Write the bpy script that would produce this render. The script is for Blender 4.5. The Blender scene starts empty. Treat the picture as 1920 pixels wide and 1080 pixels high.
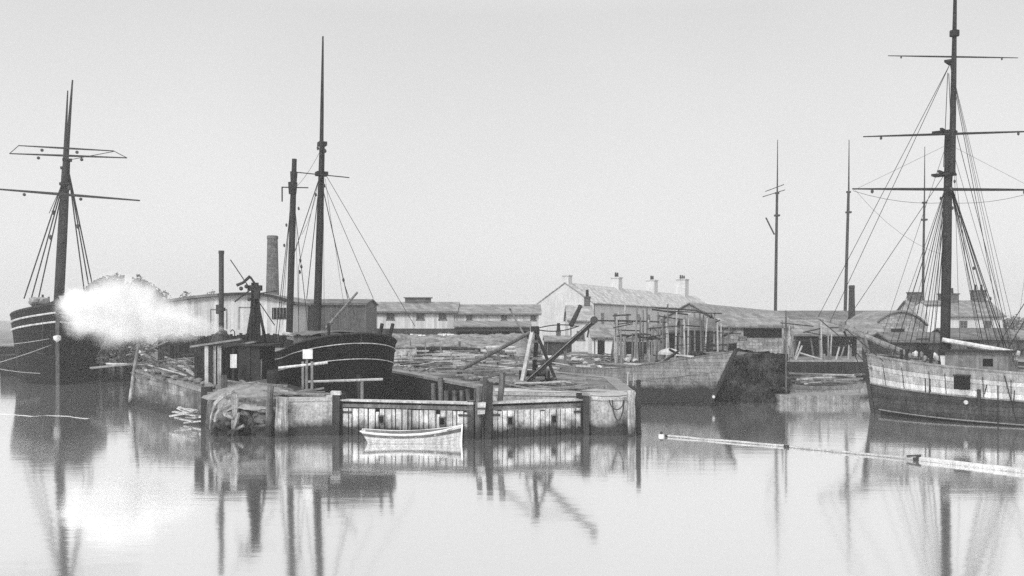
import bpy, bmesh, math, random
from mathutils import Vector, Matrix, noise
R = math.radians
S = bpy.context.scene
COL = S.collection
rnd = random.Random(11)

# ------------------------------------------------------------------ camera
CAMZ, F, HZ = 5.2, 1844.0, 610.0
cam = bpy.data.cameras.new('camera')
cam.sensor_width = 36.0
cam.lens = 36.0 * F / 1920.0
cam.shift_y = (HZ - 540.0) / 1920.0
cam.clip_start, cam.clip_end = 0.5, 5000
camo = bpy.data.objects.new('camera', cam)
camo.location = (0, 0, CAMZ)
camo.rotation_euler = (R(90), 0, 0)
COL.objects.link(camo)
S.camera = camo
# ------------------------------------------------------------------ sky and sun (grey overcast, black and white plate)
SUN_EL, SUN_AZ = 42.0, 205.0        # azimuth clockwise from +Y: behind the camera, a little to the left
w = bpy.data.worlds.new("World"); S.world = w; w.use_nodes = True
nt = w.node_tree; nt.nodes.clear()
def wn(t): return nt.nodes.new(t)
def lk(a, b): nt.links.new(a, b)
sky = wn('ShaderNodeTexSky'); sky.sky_type = 'NISHITA'; sky.sun_disc = False
sky.sun_elevation = R(SUN_EL); sky.sun_rotation = R(SUN_AZ)
sky.dust_density = 5.0; sky.air_density = 1.0
bw = wn('ShaderNodeRGBToBW'); lk(sky.outputs[0], bw.inputs[0])
pw = wn('ShaderNodeMath'); pw.operation = 'POWER'; lk(bw.outputs[0], pw.inputs[0]); pw.inputs[1].default_value = 0.15
tc = wn('ShaderNodeTexCoord'); sp = wn('ShaderNodeSeparateXYZ'); lk(tc.outputs['Generated'], sp.inputs[0])
ov = wn('ShaderNodeMapRange'); lk(sp.outputs[2], ov.inputs[0])        # overcast: the zenith is brighter than the horizon
ov.inputs[1].default_value = 0.30; ov.inputs[2].default_value = 0.75; ov.inputs[3].default_value = 0.0; ov.inputs[4].default_value = 5.0
hz = wn('ShaderNodeMapRange'); lk(sp.outputs[2], hz.inputs[0])        # brighter band of mist low in the sky
hz.inputs[1].default_value = 0.0; hz.inputs[2].default_value = 0.3; hz.inputs[3].default_value = 5.8; hz.inputs[4].default_value = 4.9
os_ = wn('ShaderNodeMath'); os_.operation = 'ADD'; lk(ov.outputs[0], os_.inputs[0]); lk(hz.outputs[0], os_.inputs[1])
mu = wn('ShaderNodeMath'); mu.operation = 'MULTIPLY'; lk(pw.outputs[0], mu.inputs[0]); lk(os_.outputs[0], mu.inputs[1])
cn = wn('ShaderNodeTexNoise'); lk(tc.outputs['Generated'], cn.inputs['Vector']); cn.inputs['Scale'].default_value = 3.0; cn.inputs['Detail'].default_value = 3
cr = wn('ShaderNodeMapRange'); lk(cn.outputs[0], cr.inputs[0]); cr.inputs[3].default_value = 0.93; cr.inputs[4].default_value = 1.07
m2 = wn('ShaderNodeMath'); m2.operation = 'MULTIPLY'; lk(mu.outputs[0], m2.inputs[0]); lk(cr.outputs[0], m2.inputs[1])
bg = wn('ShaderNodeBackground'); lk(m2.outputs[0], bg.inputs[0]); bg.inputs[1].default_value = 0.12
wo = wn('ShaderNodeOutputWorld'); lk(bg.outputs[0], wo.inputs[0])
sun = bpy.data.lights.new('sun', 'SUN'); sun.energy = 2.0; sun.angle = R(14); sun.color = (1, 1, 1)
suno = bpy.data.objects.new('sun', sun)
az, el = R(SUN_AZ), R(SUN_EL)
suno.rotation_euler = Vector((math.sin(az)*math.cos(el), math.cos(az)*math.cos(el), math.sin(el))).to_track_quat('Z', 'Y').to_euler()
COL.objects.link(suno)
S.view_settings.view_transform = 'Standard'; S.view_settings.look = 'None'
S.view_settings.exposure = 0.08; S.view_settings.gamma = 1.0
S.cycles.use_denoising = False
S.cycles.max_bounces = 6; S.cycles.diffuse_bounces = 3; S.cycles.glossy_bounces = 3
S.cycles.volume_bounces = 3; S.cycles.transparent_max_bounces = 12

# ------------------------------------------------------------------ helpers
def P(px, py, D): return Vector(((px-960)/F*D, D, CAMZ-(py-HZ)/F*D))
def G(px, D, z=0.0): return Vector(((px-960)/F*D, D, z))
WM = {}

class MB:
    def __init__(s): s.bm = bmesh.new()
    def v(s, p): return s.bm.verts.new(p)
    def face(s, pts):
        try: return s.bm.faces.new([s.bm.verts.new(p) for p in pts])
        except ValueError: return None
    def box(s, c, size, rot=None, jit=0.0):
        c = Vector(c); hx, hy, hz = size[0]/2, size[1]/2, size[2]/2
        vs = []
        for z in (-hz, hz):
            for x, y in ((-hx, -hy), (hx, -hy), (hx, hy), (-hx, hy)):
                p = Vector((x, y, z))
                if jit: p += Vector((rnd.uniform(-jit, jit), rnd.uniform(-jit, jit), rnd.uniform(-jit, jit)))
                if rot is not None: p = rot @ p
                vs.append(s.bm.verts.new(c+p))
        for f in ((0,3,2,1),(4,5,6,7),(0,1,5,4),(1,2,6,5),(2,3,7,6),(3,0,4,7)):
            s.bm.faces.new([vs[i] for i in f])
        return s
    def beam(s, a, b, wd, ht, up=(0,0,1), jit=0.0):
        a, b = Vector(a), Vector(b); d = b-a; L = d.length
        if L < 1e-5: return s
        x = d/L; u = Vector(up)
        if abs(x.dot(u)) > 0.98: u = Vector((0,1,0))
        y = u.cross(x).normalized(); z = x.cross(y)
        m = Matrix((x, y, z)).transposed()
        return s.box((a+b)/2, (L, wd, ht), m, jit)
    def tube(s, pts, rad, n=7, cap=True):
        pts = [Vector(p) for p in pts]
        if not isinstance(rad, (list, tuple)): rad = [rad]*len(pts)
        rings = []
        for i, p in enumerate(pts):
            d = (pts[min(i+1, len(pts)-1)]-pts[max(i-1, 0)])
            d = d.normalized() if d.length > 1e-7 else Vector((0,0,1))
            u = Vector((0,0,1)) if abs(d.z) < 0.9 else Vector((0,1,0))
            a = u.cross(d).normalized(); b = d.cross(a)
            rings.append([s.bm.verts.new(p+(a*math.cos(t)+b*math.sin(t))*rad[i]) for t in [2*math.pi*k/n for k in range(n)]])
        for i in range(len(rings)-1):
            for k in range(n):
                s.bm.faces.new((rings[i][k], rings[i][(k+1)%n], rings[i+1][(k+1)%n], rings[i+1][k]))
        if cap:
            s.bm.faces.new(rings[0][::-1]); s.bm.faces.new(rings[-1])
        return s
    def ball(s, c, r, sub=1, sc=(1,1,1), jit=0.0):
        m = Matrix.Translation(c) @ Matrix.Diagonal((r*sc[0], r*sc[1], r*sc[2], 1))
        ret = bmesh.ops.create_icosphere(s.bm, subdivisions=sub, radius=1, matrix=m)
        if jit:
            for v in ret['verts']:
                v.co += Vector((rnd.uniform(-jit,jit), rnd.uniform(-jit,jit), rnd.uniform(-jit,jit)))*r
        return s
    def prism(s, outline, ext):
        """closed 3d outline pushed along ext"""
        ext = Vector(ext)
        a = [s.bm.verts.new(p) for p in outline]; b = [s.bm.verts.new(Vector(p)+ext) for p in outline]
        s.bm.faces.new(a); s.bm.faces.new(b[::-1])
        for i in range(len(a)):
            j = (i+1) % len(a)
            s.bm.faces.new((a[j], a[i], b[i], b[j]))
        return s
    def grid(s, fn, nu, nv, closeu=False):
        vs = [[s.bm.verts.new(fn(i, j)) for j in range(nv)] for i in range(nu)]
        for i in range(nu if closeu else nu-1):
            for j in range(nv-1):
                try: s.bm.faces.new((vs[i][j], vs[(i+1)%nu][j], vs[(i+1)%nu][j+1], vs[i][j+1]))
                except ValueError: pass
        return vs
    def build(s, name, mat, parent=None, local=False, loc=None, smooth=False, fix=True):
        if fix: bmesh.ops.recalc_face_normals(s.bm, faces=s.bm.faces[:])
        M = WM[parent] if parent is not None else Matrix.Translation(loc if loc is not None else (0,0,0))
        if not local:
            s.bm.transform(M.inverted())
        if smooth:
            for f in s.bm.faces: f.smooth = True
        me = bpy.data.meshes.new(name); s.bm.to_mesh(me); s.bm.free()
        me.materials.append(mat)
        o = bpy.data.objects.new(name, me); COL.objects.link(o)
        if parent is not None: o.parent = parent
        elif loc is not None: o.location = loc
        WM[o] = M
        return o

def tag(o, label, cat, group=None, kind=None):
    o['label'] = label; o['category'] = cat
    if group: o['group'] = group
    if kind: o['kind'] = kind
    return o
def thing(name, label, cat, loc, rotz=0.0, group=None):
    o = bpy.data.objects.new(name, None); COL.objects.link(o)
    o.location = loc; o.rotation_euler = (0, 0, rotz); o.empty_display_size = 0.3
    WM[o] = Matrix.Translation(loc) @ Matrix.Rotation(rotz, 4, 'Z')
    return tag(o, label, cat, group)
def struct(o, label=None):
    o['kind'] = 'structure'
    if label: o['label'] = label
    return o

# ------------------------------------------------------------------ materials (greys of a black and white plate)
MC = {}
def mat(name, g, var=0.35, scale=2.0, rough=0.85, kind=None, size=0.2, ang=0.0, tide=None, streak=0.3, bump=0.6, seam=0.45, spec=None, blotch=0.0, fine=0.42):
    if name in MC: return MC[name]
    if spec is None: spec = min(.25, .04+g)
    m = bpy.data.materials.new(name); m.use_nodes = True
    t = m.node_tree; N = t.nodes; L = t.links; N.clear()
    out = N.new('ShaderNodeOutputMaterial'); bs = N.new('ShaderNodeBsdfPrincipled')
    L.new(bs.outputs[0], out.inputs[0])
    bs.inputs['Roughness'].default_value = rough; bs.inputs['Specular IOR Level'].default_value = spec
    geo = N.new('ShaderNodeNewGeometry'); pos = geo.outputs['Position']
    def math_(op, a, b=None, c=None):
        n = N.new('ShaderNodeMath'); n.operation = op
        for i, x in enumerate((a, b, c)):
            if x is None: continue
            if isinstance(x, (int, float)): n.inputs[i].default_value = x
            else: L.new(x, n.inputs[i])
        return n.outputs[0]
    def mr(x, a, b, c, d):
        n = N.new('ShaderNodeMapRange'); n.clamp = True
        L.new(x, n.inputs[0])
        for i, y in enumerate((a, b, c, d)): n.inputs[i+1].default_value = y
        return n.outputs[0]
    def nz(sc, det=5, vec=None, rg=0.6):
        n = N.new('ShaderNodeTexNoise'); n.inputs['Scale'].default_value = sc; n.inputs['Detail'].default_value = det; n.inputs['Roughness'].default_value = rg
        L.new(vec if vec is not None else pos, n.inputs['Vector']); return n.outputs[0]
    def scaled(v3):
        n = N.new('ShaderNodeVectorMath'); n.operation = 'MULTIPLY'; L.new(pos, n.inputs[0]); n.inputs[1].default_value = v3; return n.outputs[0]
    n1 = nz(scale); nf = nz(scale*9, 3)
    val = mr(n1, 0.28, 0.72, 1-var, 1+var)
    val = math_('MULTIPLY', val, mr(nf, 0.25, 0.75, 1-fine, 1+fine))
    if streak:
        ns = nz(1.0, 4, scaled((6.0, 6.0, 0.45)))
        val = math_('MULTIPLY', val, mr(ns, 0.3, 0.7, 1-streak, 1+streak*0.7))
    if blotch:
        nb = nz(scale*0.35, 3)
        val = math_('MULTIPLY', val, mr(nb, 0.42, 0.6, 1-blotch, 1.0))
    hgt = math_('MULTIPLY', nf, 0.5)
    if kind in ('board', 'clap', 'brick', 'slate', 'stone'):
        mp = N.new('ShaderNodeMapping'); L.new(pos, mp.inputs[0]); mp.inputs['Rotation'].default_value = (0, 0, -ang)
        sx = N.new('ShaderNodeSeparateXYZ'); L.new(mp.outputs[0], sx.inputs[0])
        if kind in ('board', 'clap'):
            c = sx.outputs[0] if kind == 'board' else sx.outputs[2]
            q = math_('DIVIDE', c, size)
            fr = math_('FRACT', q); fl = math_('FLOOR', q)
            wnn = N.new('ShaderNodeTexWhiteNoise'); wnn.noise_dimensions = '1D'; L.new(fl, wnn.inputs['W'])
            val = math_('MULTIPLY', val, mr(wnn.outputs[0], 0, 1, 0.78, 1.18))
            e = math_('ABSOLUTE', math_('SUBTRACT', fr, 0.5))
            sm = mr(e, 0.40, 0.48, 1.0, 1-seam)
            val = math_('MULTIPLY', val, sm); hgt = math_('ADD', hgt, sm)
        else:
            cb = N.new('ShaderNodeCombineXYZ')
            sxy = math_('ADD', sx.outputs[0], math_('MULTIPLY', sx.outputs[1], 0.6))
            L.new(sxy, cb.inputs[0]); L.new(sx.outputs[2], cb.inputs[1])
            br = N.new('ShaderNodeTexBrick'); L.new(cb.outputs[0], br.inputs['Vector'])
            br.inputs['Color1'].default_value = (0.7,)*3+(1,); br.inputs['Color2'].default_value = (1.25,)*3+(1,); br.inputs['Mortar'].default_value = (1-seam,)*3+(1,)
            br.inputs['Scale'].default_value = 1.0
            br.inputs['Brick Width'].default_value = size*2; br.inputs['Row Height'].default_value = size
            br.inputs['Mortar Size'].default_value = size*0.07
            b2 = N.new('ShaderNodeRGBToBW'); L.new(br.outputs[0], b2.inputs[0])
            val = math_('MULTIPLY', val, b2.outputs[0]); hgt = math_('ADD', hgt, b2.outputs[0])
    g_ = math_('MULTIPLY', val, g)
    if tide:
        z0, dk = tide
        sz = N.new('ShaderNodeSeparateXYZ'); L.new(pos, sz.inputs[0])
        nn = nz(1.6, 4); zz = math_('ADD', sz.outputs[2], math_('MULTIPLY', math_('SUBTRACT', nn, 0.5), 0.9))
        f = mr(zz, z0-0.15, z0+0.3, 0.0, 1.0)
        dv = math_('MULTIPLY', mr(nf, 0.3, 0.7, 0.6, 1.5), dk)
        mx = N.new('ShaderNodeMix'); mx.data_type = 'FLOAT'; L.new(f, mx.inputs[0]); L.new(dv, mx.inputs[2]); L.new(g_, mx.inputs[3])
        g_ = mx.outputs[0]
    g_ = math_('MINIMUM', g_, 0.85)
    cc = N.new('ShaderNodeCombineColor')
    for i in range(3): L.new(g_, cc.inputs[i])
    L.new(cc.outputs[0], bs.inputs['Base Color'])
    if bump:
        bp = N.new('ShaderNodeBump'); bp.inputs['Strength'].default_value = bump; bp.inputs['Distance'].default_value = 0.04
        L.new(hgt, bp.inputs['Height']); L.new(bp.outputs[0], bs.inputs['Normal'])
    MC[name] = m
    return m

M_dark = mat('tarred_timber', 0.035, rough=0.7)
M_black = mat('black_hull', 0.012, rough=0.55, streak=0.25, blotch=0.2)
M_blackpl = mat('black_planking', 0.009, rough=0.6, kind='clap', size=0.24, seam=0.5)
M_grayh = mat('grey_hull', 0.2, blotch=.3, kind='clap', size=0.22, seam=0.35, tide=(1.25, 0.022), streak=0.4, scale=0.9)  # tide weed, its dark band raised to paint in shade under the bow
M_rhull = mat('dark_grey_hull', 0.06, blotch=.3, kind='clap', size=0.24, seam=0.3, streak=0.4, scale=1.0)
M_white = mat('white_paint', 0.72, var=0.12, streak=0.15, fine=0.1)
M_dirtyw = mat('dirty_white_paint', 0.5, var=0.25, streak=0.3)
M_mast = mat('mast_timber', 0.032, var=0.3, scale=1.0)
M_rope = mat('tarred_rope', 0.03, var=0.1, bump=0, streak=0)
M_prope = mat('pale_rope', 0.4, var=0.2, bump=0, streak=0)
M_iron = mat('iron', 0.03, rough=0.6, spec=0.4)
M_plank = mat('gate_plank', 0.5, var=0.5, scale=2.2, tide=(0.5, 0.03), streak=0.5)
M_rail = mat('weathered_timber', 0.2, var=0.35, streak=0.3)
M_pale = mat('pale_timber', 0.42, var=0.3, streak=0.3)
M_mid = mat('grey_timber', 0.13, var=0.4, streak=0.4, tide=(0.5, 0.025))
M_pile = mat('pile_timber', 0.1, var=0.5, streak=0.6, tide=(0.55, 0.025))
M_ppile = mat('worn_pile', 0.28, var=0.5, streak=0.6, tide=(0.35, 0.03))
M_concrete = mat('pier_render', 0.46, var=0.3, scale=0.9, streak=0.3, tide=(0.55, 0.03), blotch=0.35)
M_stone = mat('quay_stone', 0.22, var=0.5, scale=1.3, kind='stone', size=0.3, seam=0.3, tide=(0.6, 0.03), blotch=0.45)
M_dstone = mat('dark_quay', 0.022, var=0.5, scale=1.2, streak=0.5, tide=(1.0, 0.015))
M_weed = mat('weedy_stone', 0.04, var=1.0, scale=1.3, streak=0.1, bump=1.0, blotch=0.4)
M_ground = mat('yard_ground', 0.17, var=0.6, scale=0.7, streak=0, bump=1.0, blotch=0.4, fine=.7)
M_ptop = mat('pier_top', 0.4, var=0.2, scale=1.0, streak=0, blotch=0.2)
M_grass = mat('rough_grass', 0.17, var=0.7, scale=1.2, streak=0, bump=1.0, fine=.7)
M_shedw = mat('whitewashed_board', 0.62, var=0.1, kind='board', size=0.35, seam=0.15, streak=0.15, fine=0.1)
M_shedd = mat('dark_board', 0.06, var=0.3, kind='board', size=0.3, seam=0.4, streak=0.3)
M_shedm = mat('grey_board', 0.11, var=0.3, kind='board', size=0.3, seam=0.35, streak=0.3)
M_fence = mat('tarred_fence_board', 0.04, var=0.5, kind='board', size=0.22, seam=0.6, streak=0.6)
M_slate = mat('slate_roof', 0.2, var=0.25, kind='slate', size=0.35, seam=0.25, streak=0.2)
M_slated = mat('dark_slate_roof', 0.12, var=0.25, kind='slate', size=0.35, seam=0.25, streak=0.2)
M_brick = mat('brick', 0.11, var=0.3, kind='brick', size=0.25, seam=0.3)
M_dbrick = mat('sooty_brick', 0.035, var=0.3, kind='brick', size=0.3, seam=0.3)
M_render = mat('house_render', 0.6, var=0.12, scale=0.5, streak=0.15, fine=.15)
M_rubble = mat('rubble_wall', 0.3, var=0.4, kind='stone', size=0.3, seam=0.35, scale=0.8)
M_glass = mat('dark_window_glass', 0.05, rough=0.2, spec=0.5, bump=0, streak=0)
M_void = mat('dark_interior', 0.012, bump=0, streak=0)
M_leaf = mat('foliage', 0.09, var=0.6, scale=0.5, streak=0, bump=0)
M_bark = mat('bark', 0.05)
M_canvas = mat('canvas', 0.25, var=0.25, streak=0.2)

# ------------------------------------------------------------------ water, land
def water():
    m = bpy.data.materials.new('harbour_water'); m.use_nodes = True
    t = m.node_tree; N = t.nodes; L = t.links; N.clear()
    out = N.new('ShaderNodeOutputMaterial')
    gl = N.new('ShaderNodeBsdfGlossy'); gl.inputs['Color'].default_value = (1.0, 1.0, 1.0, 1); gl.inputs['Roughness'].default_value = 0.08
    df = N.new('ShaderNodeBsdfDiffuse'); df.inputs['Color'].default_value = (0.8, 0.8, 0.8, 1)
    mx = N.new('ShaderNodeMixShader'); mx.inputs[0].default_value = 0.035
    L.new(gl.outputs[0], mx.inputs[1]); L.new(df.outputs[0], mx.inputs[2]); L.new(mx.outputs[0], out.inputs[0])
    geo = N.new('ShaderNodeNewGeometry')
    def nz(v, sc, det):
        a = N.new('ShaderNodeVectorMath'); a.operation = 'MULTIPLY'; L.new(geo.outputs['Position'], a.inputs[0]); a.inputs[1].default_value = v
        n = N.new('ShaderNodeTexNoise'); n.inputs['Scale'].default_value = sc; n.inputs['Detail'].default_value = det; L.new(a.outputs[0], n.inputs['Vector']); return n.outputs[0]
    a = nz((0.5, 1.6, 1), 1.0, 4); b = nz((0.12, 0.3, 1), 1.0, 2)
    ad = N.new('ShaderNodeMath'); ad.operation = 'MULTIPLY_ADD'; L.new(b, ad.inputs[0]); ad.inputs[1].default_value = 1.5; L.new(a, ad.inputs[2])
    bp = N.new('ShaderNodeBump'); bp.inputs['Strength'].default_value = 0.12; bp.inputs['Distance'].default_value = 0.03
    L.new(ad.outputs[0], bp.inputs['Height'])
    L.new(bp.outputs[0], gl.inputs['Normal'])
    mb = MB(); mb.face([(-850,-40,0),(850,-40,0),(850,1150,0),(-850,1150,0)])
    struct(mb.build('water', m), 'calm pale harbour water with long mast reflections')
water()

LT = 2.2
head = [G(392,50,1.75), G(403,48.4,1.75), G(440,47,1.72), G(500,46.5,1.7), G(540,46.4,1.72)]
shore = [(-800,150,LT),(-70,140,LT),(-56,132,LT),(-52,100,LT),(-37.1,97,LT),(-25.4,66,2.35),
         G(250,64,2.35), G(390,51.8,1.7)] + head + [
         G(632,46.8,1.75), (-8.5,48.6,1.8), (-10.2,50.2,1.8), (-30.3,95,LT), (-22,95,LT), (-8.3,66,LT), (-0.95,50,1.95), (-0.95,48.4,1.9),
         (3.45,48.1,1.85), (3.5,46.9,1.8), (4.3,46.4,1.78), (5.2,46.5,1.78), (5.85,47.2,1.8), (6.1,49,1.85), (5.9,56,LT), (3.0,63,LT), (2.2,77,LT),
         (14.2,77,LT), (14.2,67.5,2.4), (18.5,67,2.4), (18.9,84,LT), (45,84,LT), (80,80,LT), (800,80,LT)]
shore = [Vector(p) for p in shore]
def land():
    mb = MB()
    vs = [mb.v(p) for p in shore] + [mb.v((800,1100,LT)), mb.v((-800,1100,LT))]
    from mathutils.geometry import tessellate_polygon
    for tri in tessellate_polygon([[Vector((v.co.x, v.co.y, 0)) for v in vs]]):
        mb.bm.faces.new([vs[i] for i in tri])
    mb.bm.normal_update()
    for fc in mb.bm.faces:
        if fc.normal.z < 0: fc.normal_flip()
    return struct(mb.build('ground', M_ground, fix=False), 'trodden earth of the quays and yards')
land()

def quay(name, label, cat, idx, m, cop=None, cw=0.7, batter=0.12, ch=0.12):
    """wall along shore points idx with a coping; land lies to the left of travel (towards +y side)"""
    pts = [shore[i] if isinstance(i, int) else Vector(i) for i in idx]
    nrm = []
    for i in range(len(pts)):
        a = pts[max(i-1,0)]; b = pts[min(i+1,len(pts)-1)]
        d = (b-a); d.z = 0; d.normalize(); nrm.append(Vector((d.y, -d.x, 0)))   # outward: right of travel
    base = pts[len(pts)//2].copy(); base.z = 0
    t = thing(name, label, cat, base)
    mb = MB(); sub = 6
    rows = []
    for i in range(len(pts)-1):
        for k in range(sub):
            q = k/sub; rows.append((pts[i].lerp(pts[i+1], q), nrm[i].lerp(nrm[i+1], q).normalized()))
    rows.append((pts[-1], nrm[-1]))
    def fn(i, j):
        p, n = rows[i]
        z = [-1.0, 0.0, 0.5, 1.0][j] if j < 4 else p.z-ch
        if j < 4: z = min(z, p.z-ch-0.1*(4-j))
        o = batter*(1-(z+1)/(p.z+1))
        wob = 0.05*noise.noise(Vector((p.x*1.3, p.y*1.3, z*1.7)))
        return Vector((p.x, p.y, z)) + n*(o+wob)
    mb.grid(fn, len(rows), 5)
    mb.build('wall_face', m, t)
    mb = MB()
    def fc(i, j):
        p, n = rows[i]
        q = [(-cw, -ch), (-cw, 0.03), (0.06, 0.03), (0.06, -ch), (-0.2, -ch)][j]
        return Vector((p.x, p.y, p.z+q[1])) + n*q[0]
    mb.grid(fc, len(rows), 5)
    mb.build('coping', cop or m, t)
    return t
nS = {}
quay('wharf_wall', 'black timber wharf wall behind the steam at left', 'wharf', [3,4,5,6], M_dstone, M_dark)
quay('wing_wall', 'grey wing wall sloping down towards the rubble head at left', 'quay wall', [6,7], M_stone, M_rail, 0.5)
quay('pier_head', 'rounded rubble head of the left pier behind two leaning piles', 'pier', [7,8,9,10,11,12], M_stone, M_ground, 0.4, 0.3)
quay('lock_pier', 'smooth pale curved pier wall left of the dock gate', 'pier', [12,13,14], M_concrete, M_ptop, 0.9)
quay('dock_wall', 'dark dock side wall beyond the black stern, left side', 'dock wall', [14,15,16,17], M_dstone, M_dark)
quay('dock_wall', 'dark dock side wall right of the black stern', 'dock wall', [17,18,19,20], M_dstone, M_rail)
quay('lock_pier', 'pale rounded pier wall with a hanging chain right of the dock gate', 'pier', [20,21,22,23,24,25,26], M_concrete, M_ptop, 0.9)
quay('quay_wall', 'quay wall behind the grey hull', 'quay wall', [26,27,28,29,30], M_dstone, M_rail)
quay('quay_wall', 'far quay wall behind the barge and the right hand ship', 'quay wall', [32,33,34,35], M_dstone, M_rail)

# pale rendered top of the right pier, sheet laid on the ground
mb = MB(); mb.face([(-0.9,50.2,2.0),(-0.85,48.5,1.95),(3.5,48.2,1.9),(3.6,47.1,1.86),(4.3,46.7,1.84),(5.1,46.8,1.84),(5.6,47.4,1.86),(5.6,49.5,1.9),(3.0,51.2,2.02)])
struct(mb.build('pavement', M_ptop), 'pale bare surface of the right pier')

# ------------------------------------------------------------------ weed covered quay corner
def weedy():
    t = thing('weedy_quay', 'dark weed covered quay corner beside the grey bow', 'quay', (16.4,70,0))
    mb = MB()
    path = [Vector(p) for p in [(14.1,77),(14.0,72),(13.9,67.6),(14.9,66.7),(16.4,66.5),(18.0,66.6),(18.8,67.4),(19.0,72),(19.1,84)]]
    path = [Vector((p.x,p.y,0)) for p in path]
    rows = []
    for i in range(len(path)-1):
        for k in range(8): rows.append(path[i].lerp(path[i+1], k/8))
    rows.append(path[-1])
    def fn(i, j):
        p = rows[i]; z = -0.8 + 4.0*j/15
        c = Vector((16.4,76,0)); o = (p-c); o.z = 0; o.normalize()
        b = 0.75*noise.fractal(Vector((p.x*0.9,p.y*0.9,z*0.9)), 0.8, 2.0, 4) - 0.12*max(z,0)
        zz = z + 0.25*noise.noise(Vector((p.x,p.y,3)))
        return Vector((p.x,p.y,zz)) + o*(b+0.25)
    mb.grid(fn, len(rows), 16)
    mb.build('weedy_face', M_weed, t)
    mb = MB()
    c0 = [(x, y, 3.05+0.25*noise.noise(Vector((x,y,3)))) for x, y in [(14.3,77),(14.2,72),(14.2,68.0),(15.0,67.2),(16.4,67.0),(17.9,67.1),(18.4,67.8),(18.6,72),(18.7,84)]]
    mb.face(c0); mb.build('top', M_ground, t)
    # hanging weed
    mb = MB()
    for _ in range(1500):
        p = rows[rnd.randrange(len(rows))]; z = rnd.uniform(-0.2,3.2)
        c = Vector((16.4,76,0)); o = (p-c); o.z = 0; o.normalize()
        b = 0.75*noise.fractal(Vector((p.x*0.9,p.y*0.9,z*0.9)), 0.8, 2.0, 4) - 0.12*max(z,0)+0.28
        q = Vector((p.x+rnd.uniform(-.2,.2),p.y,z))+o*b
        a = Vector((rnd.uniform(-1,1),rnd.uniform(-1,1),rnd.uniform(-.5,.5))).normalized()*rnd.uniform(.05,.14)
        d = Vector((rnd.uniform(-.05,.05),rnd.uniform(-.1,.05),-rnd.uniform(.12,.4)))
        mb.face([q-a,q+a,q+a*0.6+d,q-a*0.6+d])
    o = mb.build('hanging_weed', mat('sea_weed',.035,var=1.0,scale=.9,streak=0,bump=0), t, fix=False); o['kind'] = 'stuff'
weedy()

# ------------------------------------------------------------------ dock gates
def leaf(label, A, B, heel_h, with_mitre):
    A, B = Vector(A), Vector(B); d = B-A; Lg = Vector((d.x,d.y,0)).length
    rz = math.atan2(d.y, d.x)
    t = thing('dock_gate', label, 'dock gate', (A.x,A.y,0), rz)
    flip = 1 if d.x > 0 else -1     # front face towards the camera is local -y when d.x>0
    fy = -0.16*flip
    n = int(Lg/0.29)
    mb = MB()
    for k in range(n):
        w0_ = (Lg-0.4)/n; x0 = 0.2+w0_*k+(.05*math.sin(k*2.3) if k else 0); w_ = 0.2+w0_*(k+1)+(.05*math.sin((k+1)*2.3) if k < n-1 else 0)-x0
        top = 1.27+rnd.uniform(-.02,.01)-(rnd.uniform(.05,.2) if rnd.random() < .12 else 0)
        mb.box((x0+w_/2, fy+rnd.uniform(-.012,.012), (top-0.8)/2), (w_-rnd.uniform(0.03,0.075), 0.09, top+0.8))
    mb.build('planking', M_plank, t, local=True)
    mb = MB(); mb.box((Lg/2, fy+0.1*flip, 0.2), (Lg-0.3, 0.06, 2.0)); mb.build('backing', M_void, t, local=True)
    mb = MB(); mb.box((Lg/2, 0, 1.40), (Lg, 0.46, 0.17), jit=.01); mb.build('rail', M_mid, t, local=True)
    mb = MB(); mb.box((Lg/2, 0.05*flip, 1.54), (Lg, 0.3, 0.11)); mb.build('packing', M_dark, t, local=True)
    mb = MB()
    for k in range(2): mb.box((Lg/2, (-0.17+0.34*k)*1.0, 1.64), (Lg+.1, 0.31, 0.085), jit=.012)
    mb.build('walkway', M_pale, t, local=True)
    mb = MB(); mb.box((0.05, 0, 0.6), (0.34, 0.5, 2.7)); mb.build('heel_post', M_dark, t, local=True)
    mb = MB(); mb.box((Lg-0.12, 0, 0.5), (0.3, 0.46, 2.5)); mb.build('mitre_post', M_pile, t, local=True)
    for fx in (0.33, 0.78):
        x = Lg*fx
        mb = MB()
        yy = fy-0.07*flip
        for (cx, cz, sx, sz) in ((x-.14,.78,.05,.36),(x+.14,.78,.05,.36),(x,.96,.33,.06),(x,.6,.33,.05)):
            mb.box((cx, yy, cz), (sx, .07, sz))
        fr = mb.build('sluice_frame', M_mid, t, local=True)
        mb = MB(); mb.box((x, fy-0.055*flip, .78), (.22,.04,.3)); mb.build('sluice_opening', M_void, fr, local=True)
    for fx in (0.06, 0.94):
        mb = MB(); mb.box((Lg*fx, fy-0.07*flip, 1.08), (0.6, .05, .09)); mb.build('iron_strap', M_iron, t, local=True)
    return t
gl_ = leaf('left leaf of the planked dock gate, behind the white rowing boat', (-8.2,47.0,0), (-1.72,45.15,0), 0, True)
gr_ = leaf('right leaf of the planked dock gate, next to the pier with a chain', (3.4,47.3,0), (-1.2,45.15,0), 0, False)

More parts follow.
